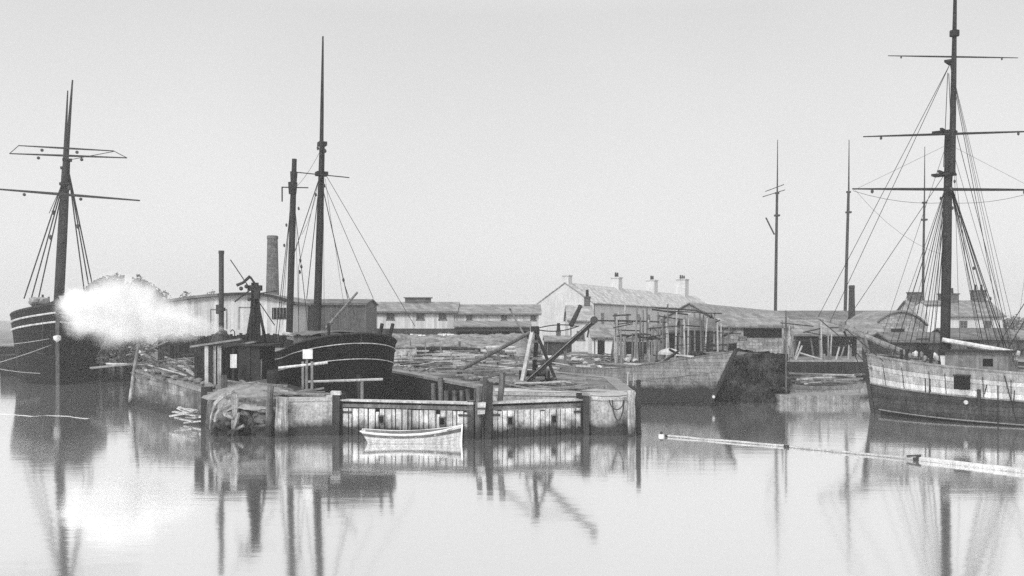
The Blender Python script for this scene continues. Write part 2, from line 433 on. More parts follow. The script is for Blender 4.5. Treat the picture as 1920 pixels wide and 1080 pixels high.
def pile(label, px, D, z0, z1, r, m=M_pile, lean=0.0, square=False, name='timber_pile', group=None, cap=None):
    b = G(px, D, 0)
    tp = Vector((b.x+lean, b.y+0.05, z1))
    t = thing(name, label, 'pile', b, 0, group)
    mb = MB()
    if square: mb.beam((b.x,b.y,z0), tp, r*2, r*1.9, jit=.02)
    else:
        k = 7; mb.tube([Vector((b.x,b.y,z0)).lerp(tp, i/k)+Vector((rnd.uniform(-.02,.02),rnd.uniform(-.02,.02),0)) for i in range(k+1)], [r*rnd.uniform(.9,1.1)*(1.05-.12*i/k) for i in range(k+1)], 9)
    mb.build('shaft', m, t)
    if cap:
        mb = MB(); mb.box(tp+Vector((0,0,.05)), (r*2.6,r*2.4,.16), jit=.02); mb.build('cap', cap, t)
    return t
# gate-side posts
pile('stout black gate heel post with a pale cap left of the gate', 630, 46.55, -1, 1.95, .17, M_dark, 0, True, cap=M_pale)
pile('dark gate post with a pale cap at the right end of the gate', 1099, 46.6, -1, 1.9, .14, M_dark, 0, True, cap=M_rail)
pile('tall rough mitre post left of the pale block', 895, 44.75, -1, 2.45, .15, M_pile, 0.1)
pile('tall dark mitre post right of the pale block', 913, 44.7, -1, 2.6, .14, M_dark, 0.15, True)
pile('crooked broken post standing behind the mitre posts', 925, 46.2, -1, 3.0, .15, M_pile, 0.45)
t = thing('mooring_block', 'pale square block fixed between the mitre posts', 'block', G(903,44.5,1.2))
mb = MB(); mb.box(G(903,44.45,1.45), (.34,.3,.5), jit=.03); mb.build('block', M_pale, t)
mb = MB(); mb.box(G(903,44.28,1.45), (.38,.05,.08)); mb.build('iron_band', M_iron, t)
# pier head piles
pile('leaning pale pile in front of the rubble head', 442, 46.3, -1, 1.95, .17, M_ppile, -0.05)
pile('slim dark pile right of the leaning pale pile', 502, 45.9, -1, 2.35, .17, M_pile, 0.12)
pile('broad torn pale stump at the pier wall', 526, 45.8, -1, 1.85, .3, M_ppile, 0.08)
pile('square black post at the end of the wing wall', 388, 51.0, -1, 2.0, .24, M_dark, 0, True)
pile('short dark post beside the pale post on the pier head', 420, 49.5, 0.3, 2.7, .16, M_pile)
pile('pale slender fender pile with worn face at the far right of the gate', 1183, 46.0, -1, 2.15, .15, M_ppile, 0, True)
pile('tall thin dark pile behind the worn fender pile', 1197, 46.8, -1, 2.6, .12, M_dark, 0.02)
pile('pale leaning pole at the corner of wharf and wing wall', 243, 63.5, 0.2, 4.0, .11, M_ppile, 0.55)
pile('tall thin pole at the right edge of the weedy quay', 1475, 66.0, -1, 6.2, .06, M_pile, -0.05)
pile('slim pole beside the weedy quay, left of the barge', 1467, 67.5, -1, 5.0, .07, M_ppile, 0.03)
for k in range(9):
    q = shore[3].lerp(shore[4], (k+4.3)/13.0)
    px = 960+F*(q.x+.25)/(q.y-.25)
    pile('black square wharf pile in the shade under the steam', px, q.y-.25, -1, 3.2+rnd.uniform(-.6,.4), .22, M_dark, 0, True, name='wharf_pile', group='black wharf piles')

# chain on the right pier
t = thing('chain', 'slack iron chain looped on the right pier wall', 'chain', G(1152,46.2,1.7))
for dx, dp in ((0,.95),(.06,.45)):
    a, b = P(1148-3*dx*30,750,46.15), P(1170,750,46.15)
    mb = MB(); pts = []
    for i in range(15):
        u = i/14; p = a.lerp(b, u); p.z -= dp*(1-(2*u-1)**2)**.6; pts.append(p)
    mb.tube(pts, .032, 6); mb.build('chain_loop', M_iron, t)

# rubble and broken timbers on the pier head
def rubble(n, fn, lab, grp, rmin=.12, rmax=.35, m=None):
    for k in range(n):
        p = fn(); r = rnd.uniform(rmin, rmax)
        mb = MB(); mb.ball(p, r, 1, (1.2, 1, .75), .22)
        tag(mb.build('rubble_stone', m or M_stone, None, loc=p), lab, 'stone', grp)
def planks(n, fn, lab, grp, Lr=(1.2,3.0), m=None, wd=(.12,.26), tilt=.2, name='loose_plank', angc=0.0, angs=.6, cat='plank'):
    for k in range(n):
        p = fn(); L_ = rnd.uniform(*Lr); a = angc+rnd.uniform(-angs, angs)
        d = Vector((math.cos(a), math.sin(a), rnd.uniform(-tilt, tilt))).normalized()*L_/2
        mb = MB(); mb.beam(p-d, p+d, rnd.uniform(*wd), rnd.uniform(.05,.12), jit=.015)
        tag(mb.build(name, m if m else rnd.choice([M_pale, M_rail, M_mid, M_rail]), None, loc=p), lab, cat, grp)

# broken head face: mound of earth held by curved boards
def mound():
    t = thing('earth_mound', 'low rounded earth mound topping the left pier head', 'mound', G(465,48.5,1.6))
    mb = MB(); c = G(470,49.4,1.6)
    def fn(i, j):
        a = 2*math.pi*i/24; r = j/7
        z = 0.62*(1-r**2)+.1*noise.noise(Vector((i*.7,j,1)))
        return c+Vector((math.cos(a)*2.4*r, math.sin(a)*2.1*r, z))
    mb.grid(fn, 24, 8, True); mb.build('earth', mat('pale_earth', .2, var=.4, scale=2.5, streak=0, bump=.6), t, smooth=True)
mound()
t = thing('broken_facing', 'burst timber facing hanging off the rubble head', 'facing', G(430,47,0))
for arc in (((394,805),(396,780),(403,757),(418,742),(440,733)),((402,800),(406,776),(416,760),(432,752)),((416,770),(424,778),(436,784),(447,783)),((399,790),(412,800),(428,806)),((455,770),(466,778),(476,790))):
    mb = MB(); k_ = len(arc); mb.tube([P(x,y,46.35-.25*math.sin(math.pi*i/(k_-1))) for i,(x,y) in enumerate(arc)], [rnd.uniform(.05,.12) for _ in arc], 5); mb.build('broken_rib', rnd.choice([M_ppile,M_ppile,M_pile]), t)
for (a, b, wd) in (((437,818),(447,775),.28),((428,812),(458,798),.2),((470,800),(515,795),.16),((485,772),(545,770),.14)):
    mb = MB(); mb.beam(P(a[0],a[1],46.2), P(b[0],b[1],46.1), .1, wd, up=(0,-1,0), jit=.04); mb.build('broken_board', rnd.choice([M_ppile,M_mid]), t)
def apron():
    mb = MB()
    def fn(i, j):
        u, v = i/16, j/6; px = 408+u*132
        a = G(px, 49.6, 1.95); y = 768-14*math.sin(math.pi*u)**.5*0+6*noise.noise(Vector((u*5,1,0))); b = P(px, y, 46.15)
        p = a.lerp(b, v); p.z += .18*math.sin(math.pi*v)+.06*noise.noise(p*2.0); return p
    mb.grid(fn, 17, 7); o = mb.build('earth_slope', mat('pale_earth2', .26, var=.4, scale=2.2, streak=0, bump=.8), None, loc=G(475,48,1.6), smooth=True)
    struct(o, 'pale trodden slope topping the left pier head')
apron()
rubble(46, lambda: P(rnd.uniform(398,535), rnd.uniform(766,818), 46.6+rnd.uniform(-.25,.5)), 'rough stone in the burst face of the rubble head', 'stones of the rubble head', m=mat('head_stone', .13, var=.5, tide=(.5,.02), streak=.2))
planks(9, lambda: G(rnd.uniform(505,620), rnd.uniform(47.3,48.6), 1.9), 'weathered plank lying on the left lock pier', 'planks on the left lock pier', (1.5,3.2), angs=.4)
rubble(22, lambda: G(250,64,2.5).lerp(G(388,51.8,1.85), rnd.random())+Vector((rnd.uniform(0,.6),rnd.uniform(.2,.8),.05)), 'pale stone on top of the wing wall', 'stones on the wing wall', .12,.28, m=M_rail)
planks(12, lambda: G(rnd.uniform(335,385),0,0)*0+P(rnd.uniform(338,384), rnd.uniform(765,792), 51.5+rnd.uniform(-.3,.3)), 'broken pale plank at the foot of the wing wall', 'broken planks at the wing wall foot', (.8,1.8), M_pale, angc=-.5, angs=.4)

# ------------------------------------------------------------------ ships
class Hull:
    def __init__(s, L, B, fb, sb, ss, rake=.8, tr=0.0, counter=0.6, zb=-.8, full=.82, ts=.3, tb=.6, bp=2.2, stern_cut=.7, bowfine=.75):
        s.__dict__.update(locals())
    def top(s, t):
        return s.fb + s.sb*max(0,(t-.4)/.6)**2 + s.ss*max(0,(.4-t)/.4)**2
    def bt(s, t):
        f = 1.0
        if t > s.tb: f *= 1-((t-s.tb)/(1-s.tb))**s.bp
        if t < s.ts: f *= s.tr+(1-s.tr)*math.sqrt(max(0,1-(1-t/s.ts)**2))
        return s.B/2*f
    def wl(s, t):
        f = s.full
        if t > .6: f *= 1-s.bowfine*((t-.6)/.4)**1.4
        if t < s.ts: f *= 1-s.stern_cut*(1-t/s.ts)**1.3
        return f
    def pt(s, t, v, side, out=0.0):
        tp = s.top(t); z = s.zb+(tp-s.zb)*v
        wl = s.wl(t); half = s.bt(t)*(wl+(1-wl)*v**.55)
        half = half+out if half > .02 or out == 0 else out
        x = (t-.5)*s.L
        if t > .7: x += s.rake*(z/s.top(1))*((t-.7)/.3)**1.5
        if t < .3: x -= s.counter*(v**1.6-.5)*((.3-t)/.3)**1.2
        return Vector((x, side*half, z))
    def ts_(s, n=40): return [.5-.5*math.cos(math.pi*i/(n-1)) for i in range(n)]
    def strip(s, v0, v1, out=0.0, n=40, nv=7, t0=0, t1=1, sides=(1,-1)):
        mb = MB(); T = [t0+(t1-t0)*u for u in s.ts_(n)]
        for sd in sides: mb.grid(lambda i,j: s.pt(T[i], v0+(v1-v0)*j/(nv-1), sd, out), n, nv)
        if s.tr > 0 and t0 == 0: mb.grid(lambda i,j: s.pt(0,v0+(v1-v0)*j/(nv-1),1).lerp(s.pt(0,v0+(v1-v0)*j/(nv-1),-1), i/8), 9, nv)
        bmesh.ops.remove_doubles(mb.bm, verts=mb.bm.verts[:], dist=.003)
        return mb
    def line(s, v, out, r, t0=0.0, t1=1.0, n=36, sides=(1,-1), sq=None):
        mb = MB()
        T = [t0+(t1-t0)*u for u in s.ts_(n)]
        for sd in sides: mb.tube([s.pt(t, v, sd, out) for t in T], r, 6)
        return mb
    def deck(s, drop, n=30):
        mb = MB(); T = s.ts_(n)
        def fn(i, j):
            t = T[i]; v = (s.top(t)-drop-s.zb)/(s.top(t)-s.zb); p = s.pt(t, v, 1); y = max(p.y-.03, 0)
            return Vector((p.x, y*(j/4-.5)*2, p.z+.06*(1-abs(j/4-.5)*2)))
        mb.grid(fn, n, 5); bmesh.ops.remove_doubles(mb.bm, verts=mb.bm.verts[:], dist=.003); return mb

def mast(ship, base, h_low, r, rake, doubl=2.0, h_top=0.0, r_top=None, m=M_mast, yards=(), trees=True, W=None, extra=()):
    """lower mast from deck, topmast overlapping by doubl, yards as sub-parts; local coordinates"""
    base = Vector(base); up = Vector((rake, 0, 1)); up.normalize()
    top = base+up*h_low
    mb = MB(); mb.tube([base-up*1.0, base+up*h_low*.5, top], [r, r*.95, r*.72], 10)
    o = mb.build('mast', m, ship, local=True)
    if h_top:
        b2 = top-up*doubl+WM[ship].inverted().to_3x3()@Vector((0.04,-r*1.4,0)); t2 = b2+up*h_top
        mb = MB(); mb.tube([b2, b2.lerp(t2,.4), t2], [(r_top or r*.6), (r_top or r*.6)*.8, (r_top or r*.6)*.3], 8)
        mb.build('topmast', m, o, local=True)
        for q, s_ in ((top-up*doubl, 1.0), (top, .55)):
            mb = MB()
            mb.box(q+Vector((r*.8,0,0)), (r*4.2, r*2.6, .12))
            if trees: mb.box(q+Vector((r*.8,0,.08)), (.14, 1.5*s_+r*2, .12))
            mb.build('crosstree', m, o, local=True)
        mb = MB(); mb.tube([b2.lerp(t2,.6)-up*.15, b2.lerp(t2,.6)+up*.15], [(r_top or r*.6)*1.4]*2, 8); mb.build('mast_band', m, o, local=True)
    Wi = WM[ship].inverted().to_3x3()
    for (h, half, yr, wdir, tiltz, side) in yards:
        c = base+up*h+Wi@(Vector((0,-1,0))*(r+yr+.05))
        d = Wi@Vector((wdir[0],wdir[1],tiltz)).normalized()
        mb = MB(); mb.tube([c-d*half, c-d*half*.5, c, c+d*half*.5, c+d*half], [yr*.45,yr*.85,yr,yr*.85,yr*.45], 8)
        y = mb.build('yard', m, o, local=True)
        mb = MB(); mb.ball(c, yr*1.9, 1); mb.build('parrel', M_iron, y, local=True)
        for u in (-.8,.75):
            mb = MB(); mb.ball(c+d*half*u-Vector((0,0,yr*1.6)), yr*1.1, 1, (1,1,1.4)); mb.build('yard_block', M_iron, y, local=True)
    return o
def lines(ship, name, segs, r, m=M_rope, sag=0.0):
    for a, b in segs:
        a, b = Vector(a), Vector(b); mb = MB(); k = 6
        mb.tube([a.lerp(b, i/k)-Vector((0,0,sag*4*(i/k)*(1-i/k))) for i in range(k+1)], r, 5)
        mb.build(name, m, ship, local=True)
def blocks(ship, pts, r=.13, m=M_iron):
    for p in pts:
        mb = MB(); mb.ball(p, r, 1, (.8,.8,1.3)); mb.build('block', m, ship, local=True)
def l_of(ship, wp): return WM[ship].inverted() @ Vector(wp)

# --- right hand ship, bow to the left
def right_ship():
    u = Vector((-.77,.63,0)).normalized()        # towards the bow
    L_ = 26.0; stem = Vector((21.4,58.1,0)); c = stem-u*L_/2
    rz = math.atan2(u.y,u.x)
    sh = thing('sailing_ship', 'dark grey ship with a white bulwark at right, bowsprit pointing left', 'ship', c, rz)
    H = Hull(L_, 6.4, 2.55, .95, .5, rake=.5, tr=.75, full=.93, tb=.72, bp=2.6, bowfine=.55)
    # convert: v of bulwark bottom
    H.strip(0,.60).build('hull', M_rhull, sh, local=True)
    H.strip(.60,.69,.025).build('white_strake', mat('worn_white_strake',.55,var=.25,streak=.35), sh, local=True)
    H.strip(.69,.80,.0).build('upper_planking', mat('upper_planking_paint',.36,var=.35,streak=.4), sh, local=True)
    H.strip(.80,.86,.03).build('upper_strake', mat('upper_strake_paint',.42,var=.3), sh, local=True)
    H.strip(.86,1.0,.0).build('bulwark', mat('bulwark_grey',.24,var=.35,streak=.4), sh, local=True)
    H.line(1.0,-.02,.075).build('cap_rail', M_rail, sh, local=True)
    H.line(.60,.05,.045).build('rubbing_strake', M_rail, sh, local=True)
    H.line(.255,.02,.035,.3,.985).build('waterline_strake', M_rail, sh, local=True)
    H.strip(.0,.235,.02,t0=.02,t1=.98).build('boot_top', M_black, sh, local=True)
    H.deck(.85).build('deck', M_rail, sh, local=True)
    def side(px, v, out=.08):
        best = min((abs(960+F*q.x/q.y-px), t) for t in [i/400 for i in range(120,401)] for q in [WM[sh] @ H.pt(t,v,1,out)])
        return H.pt(best[1], v, 1, out)
    for k in range(8):
        t = .6+.36*k/7+rnd.uniform(-.015,.015)
        mb = MB(); mb.tube([H.pt(t,.6,1,.04), H.pt(t,.9,1,.04)], .022, 5); mb.build('bulwark_stanchion', M_dark, sh, local=True)
    mb = MB(); mb.beam(H.pt(1,.0,1)+Vector((.05,0,0)), H.pt(1,1,1)+Vector((.1,0,.1)), .22, .22); mb.build('stem_post', M_dark, sh, local=True)
    # bowsprit with jib boom
    a = l_of(sh, P(1700,664,57.2)); b = l_of(sh, P(1580,612,60.3)); e = l_of(sh, P(1533,596,62.0))
    mb = MB(); mb.tube([a,b], [.2,.15], 9); bs = mb.build('bowsprit', M_rail, sh, local=True)
    mb = MB(); mb.tube([a.lerp(b,.6)+Vector((0,0,.25)), e], [.12,.07], 8); mb.build('jib_boom', M_rail, bs, local=True)
    mb = MB(); mb.box(b, (.35,.35,.6)); mb.build('cap', M_mid, bs, local=True)
    mb = MB(); mb.tube([b-Vector((0,0,.1)), b+Vector((-.4,0,-1.1))], [.07,.04], 6); mb.build('martingale', M_mast, bs, local=True)
    lines(sh, 'bobstay', [(b, H.pt(1,.45,1)), (b+Vector((-.4,0,-1.1)), H.pt(.99,.8,1)), (e, b+Vector((-.4,0,-1.1))), (b, H.pt(.95,.95,1))], .03)
    # figure work at the bow head
    mb = MB(); mb.beam(H.pt(.99,1,1), b.lerp(a,.35), .12, .3); mb.beam(H.pt(.985,.8,1), b.lerp(a,.3)-Vector((0,0,.3)), .1, .18); mb.build('head_knee', M_mid, sh, local=True)
    # foremast
    base = l_of(sh, G(1771,55.5,2.4))
    xd = (1,.04)
    wr = -0.017
    mb_ = mast(sh, base, 13.7, .28, wr, 2.4, 13.0, .19, yards=((10.4,5.6,.085,xd,-.0,0),(13.5,5.0,.07,(1,.02),.035,0),(17.8,3.7,.05,xd,-.005,0)))
    mb = MB(); mb.box(base+Vector((wr*17.6,0,17.6)), (.4,.9,.12)); mb.build('crosstree', M_mast, mb_, local=True)
    top = base+Vector((wr*11.6,0,11.6))
    ch = []
    for k in range(5):
        t = .62+.045*k
        ch.append((top+Vector((0,.25,-.6)), H.pt(t,1.0,1,.08))); 
        ch.append((top+Vector((0,-.25,-.6)), H.pt(t,1.0,-1,.08)))
    segs = [(top+Vector((0,-.1,-.5)), l_of(sh,P(x,y,D))) for x,y,D in ((1675,665,57.5),(1700,672,56.5),(1722,674,55.5),(1738,676,55),(1748,680,54.5),(1850,676,55.5),(1862,680,55),(1880,676,56),(1893,684,54.5),(1900,690,54))]
    lines(sh, 'shroud', segs, .026)
    tt = base+Vector((wr*17.5,0,17.5))
    lines(sh, 'stay', [(top, b), (tt, e), (tt, b.lerp(e,.5)), (tt, l_of(sh,P(1885,665,55))), (base+Vector((-.3,0,15)), l_of(sh,P(1893,640,56)))], .018)
    lines(sh, 'shroud', [(top+Vector((0,-.1,-.5)), l_of(sh,P(x,y,D))) for x,y,D in ((1663,662,57.6),(1689,672,57),(1711,674,56),(1730,676,55.3),(1842,676,55.8),(1870,682,54.8),(1886,684,54.6))], .014)
    tg = base+Vector((wr*17.6,0,17.6))
    lines(sh, 'backstay', [(tg, l_of(sh,P(1893,655,54.5))), (tg, l_of(sh,P(1912,660,54))), (tg, l_of(sh,P(1908,690,52.5))), (base+Vector((wr*13.4,0,13.4)), l_of(sh,P(1642,668,58))), (base+Vector((wr*13.4,0,13.4)), l_of(sh,P(1905,688,53)))], .012)
    lines(sh, 'topmast_shroud', [(base+Vector((-.2,s*.1,17)), top+Vector((0,s*.9,0))) for s in (-1,1)], .02)
    lines(sh, 'yard_lift', [(l_of(sh,P(1600,357,55.3)), base+Vector((wr*13,0,13))), (l_of(sh,P(1945,357,55.3)), base+Vector((wr*13,0,13)))], .008)
    blocks(sh, [l_of(sh,P(x,y,55)) for x,y in ((1764,372),(1786,390),(1772,440),(1826,503),(1857,560),(1800,405),(1790,340))], .09)
    for (xa,ya,xb,yb) in ((1600,358,1775,380),(1775,380,1945,358)):
        lines(sh, 'footrope', [(l_of(sh,P(xa,ya,55.3)), l_of(sh,P(xb,yb,55.2)))], .012, sag=.25)
    lines(sh, 'halyard', [(l_of(sh,P(x0,y0,55.2)), l_of(sh,P(x1,y1,55.4))) for x0,y0,x1,y1 in ((1786,330,1764,660),(1790,330,1800,660),(1768,380,1748,668),(1784,250,1812,500),(1812,500,1842,655))], .012, sag=.15)
    lines(sh, 'brace', [(l_of(sh,P(1604,357,55.3)), l_of(sh,P(1776,480,55))), (l_of(sh,P(1940,357,55.3)), l_of(sh,P(1900,660,53.5)))], .008, sag=.6)
    # main mast outside the frame, its forward stays enter the picture
    bm_ = l_of(sh, Vector((31.6,49.6,2.4)))
    mast(sh, bm_, 15.0, .32, wr, 3.0, 11, .2)
    mt = bm_+Vector((0,0,13))
    lines(sh, 'stay', [(mt, l_of(sh,P(1858,668,54.5))), (mt, l_of(sh,P(1880,672,54))), (mt+Vector((0,0,-1)), l_of(sh,P(1912,668,53.5)))], .024)
    # boom lowered along the deck
    a = l_of(sh,P(1767,637,55.2)); b2 = l_of(sh,P(1912,664,53))
    mb = MB(); mb.tube([a,b2],[.13,.17],9); mb.build('boom', mat('scraped_spar',.55,var=.2), sh, local=True)
    # deckhouse
    hc = l_of(sh, G(1840,54.2,3.0))
    mb = MB(); mb.box(hc, (3.2,2.2,1.5)); dh = mb.build('deckhouse', mat('deckhouse_paint',.2,var=.3), sh, local=True)
    mb = MB(); mb.box(hc+Vector((0,0,.8)), (3.6,2.6,.12)); mb.build('roof', M_dark, dh, local=True)
    mb = MB(); mb.box(hc+Vector((1.62,.5,-.05)), (.04,.6,1.2)); mb.build('door', M_void, dh, local=True)
    mb = MB(); mb.box(hc+Vector((-.6,1.11,.2)), (.5,.04,.4)); mb.build('window', M_void, dh, local=True)
    mb = MB(); mb.box(l_of(sh,P(1779,680,54.6)), (.7,.6,.7), jit=.08); mb.build('pale_locker', M_white, sh, local=True)
    q = side(1803,.80,.25); mb = MB(); mb.box(q, (.72,.4,.72)); bx = mb.build('side_box', M_black, sh, local=True)
    mb = MB(); mb.box(q+Vector((0,0,.38)), (.8,.5,.07)); mb.build('lid', M_dark, bx, local=True)
    mb = MB(); mb.ball(side(1812,.52,.2), .12, 2); mb.build('pale_fender', M_dirtyw, sh, local=True)
    mb = MB(); mb.tube([side(1836,.72,.15), side(1837,.34,.15)], [.1,.07], 7); mb.build('timber_fender', M_dark, sh, local=True)
    for (x0,v0,x1,v1) in ((1735,.8,1735,.6),(1744,.8,1743,.58),(1872,.8,1871,.1),(1902,.75,1901,.5),(1851,.8,1845,.66),(1884,.95,1905,.3)):
        lines(sh, 'hanging_rope', [(side(x0,v0,.12), side(x1,v1,.14))], .03)
    # deck gear at the bow
    for px,py,D in ((1706,668,56.5),(1716,664,56.3),(1728,666,56.2),(1735,673,56),(1752,668,55.8),(1757,672,55.6),(1892,668,53.5),(1903,672,53.2)):
        mb = MB(); mb.ball(l_of(sh,P(px,py,D)), .2, 1, (.8,.8,1.1), .15); mb.build('deck_gear', rnd.choice([M_white,M_rail,M_dirtyw]), sh, local=True)
    for px in (1690,1700,1745,1762,1820,1860,1880):
        mb = MB(); mb.beam(l_of(sh,P(px,690,55.6)), l_of(sh,P(px,655,55.6)), .14,.14); mb.build('pin_rail_post', M_dark, sh, local=True)
    return sh
right_ship()

# --- left ship, bow on
def left_ship():
    u = Vector((.40,-.915,0)).normalized(); L_ = 30.0
    stem = G(108,85.5,0); c = stem-u*L_/2
    sh = thing('sailing_ship', 'tall black ship seen bow on at left, half hidden by steam', 'ship', c, math.atan2(u.y,u.x))
    H = Hull(L_, 8.2, 5.6, 1.5, 1.0, rake=1.2, tr=.8, full=.86, tb=.74, bp=2.2, bowfine=.7)
    H.strip(0,.80).build('hull', M_blackpl, sh, local=True)
    H.strip(.80,1.0,.02).build('bulwark', M_black, sh, local=True)
    for v in (.80,.90): H.line(v,.05,.085,.55,1.0).build('white_stripe', mat('stripe_paint',.45,var=.3), sh, local=True)
    H.line(1.0,-.02,.1).build('cap_rail', M_dark, sh, local=True)
    H.deck(1.0).build('deck', M_mid, sh, local=True)
    mb = MB(); mb.beam(H.pt(1,0,1)+Vector((.08,0,0)), H.pt(1,1,1)+Vector((.12,0,.2)), .3, .3); mb.build('stem_post', mat('worn_stem',.09,streak=.5), sh, local=True)
    mb = MB(); mb.ball(H.pt(1,.62,1)+Vector((.2,0,0)), .35, 1, (1,1,1), .1); mb.build('hawse_pad', M_dirtyw, sh, local=True)
    for s in (1,-1):
        mb = MB(); mb.tube([H.pt(.965,.86,s,.1), H.pt(.955,.45,s,.12)], .05, 6)
        a_ = H.pt(.955,.45,s,.12); mb.tube([a_+Vector((0,-.5,.25)), a_, a_+Vector((0,.5,.25))], .07, 6); mb.build('anchor', M_iron, sh, local=True)
    # bowsprit points at the viewer
    mb = MB(); mb.tube([H.pt(.93,1,1)*Vector((1,0,1)) if False else Vector((L_/2-2,0,6.9)), Vector((L_/2+3.2,0,7.5))], [.28,.2], 9); mb.build('bowsprit', M_mast, sh, local=True)
    # forecastle gear
    for k in range(30):
        a = rnd.uniform(-2.8,2.6); x = L_/2-rnd.uniform(1.5,6)
        mb = MB()
        if k % 3 == 0: mb.tube([(x,a,6.0),(x,a,7.3+rnd.random()*.7)], .1, 6)
        else: mb.ball((x,a,7.1+rnd.uniform(-.2,.5)), rnd.uniform(.3,.55), 1, (1,1.3,.8), .2)
        mb.build('forecastle_gear', rnd.choice([M_mid,M_dark,M_canvas]), sh, local=True)
    xd = Vector((1,.12)).normalized()
    def up(px,py,D): return l_of(sh,P(px,py,D))
    # foremast
    b1 = up(113,556,89); tp = up(126,300,89); d = tp-b1
    rk = 0
    def slant_mast(b, t, r, tb, tt, rt):
        mb = MB(); mb.tube([b-(t-b)*.1, b.lerp(t,.5), t], [r, r*.95, r*.75], 10); o = mb.build('mast', M_mast, sh, local=True)
        mb = MB(); mb.tube([tb, tb.lerp(tt,.5), tt], [rt, rt*.7, rt*.3], 8); mb.build('topmast', M_mast, o, local=True)
        for q in (tb, t):
            mb = MB(); mb.box(q, (1.0,.8,.16)); mb.build('crosstree', M_mast, o, local=True)
        return o
    m1 = slant_mast(b1, tp, .36, up(121,345,88.6), up(136,150,88.6), .22)
    m2 = slant_mast(up(108,552,101), up(121,315,101), .36, up(119,345,100.6), up(127,170,100.6), .2)
    for (a, b, D, r) in (((0-25,353),(262,376),88,.13),((18,288),(238,296),88,.1),((35,273),(213,283),88.2,.09)):
        pa, pb = up(a[0],a[1],D+1), up(b[0],b[1],D-1)
        mb = MB(); mb.tube([pa, pa.lerp(pb,.5), pb], [r*.5,r,r*.5], 8); y = mb.build('yard', M_mast, m1, local=True)
        mb = MB(); mb.ball(pa.lerp(pb,.62)-Vector((0,0,.3)), .16, 1); mb.ball(pa.lerp(pb,.25)-Vector((0,0,.3)), .16, 1); mb.build('yard_block', M_iron, y, local=True)
    tpp = up(127,312,88.8)
    lines(sh, 'shroud', [(tpp, up(x,y,D)) for x,y,D in ((45,560,89),(58,562,90),(72,560,91),(158,545,90),(168,545,91),(176,548,92))], .06)
    lines(sh, 'topmast_stay', [(up(35,273,88.3), up(18,288,88)), (up(213,283,88.3), up(238,296,88)), (up(128,300,88.7), up(213,284,88)), (up(119,340,100), up(92,400,98))], .035)
    blocks(sh, [up(130,352,88), up(100,398,88), up(146,424,88), up(95,445,88)], .2)
    # hawsers to the left
    lines(sh, 'hawser', [(H.pt(.98,.62,-1,.1), up(-40,650,80)), (H.pt(.985,.55,-1,.1), up(-40,690,78)), (up(75,700,84), up(-20,688,80))], .03, M_prope, .1)
    return sh
left_ship()

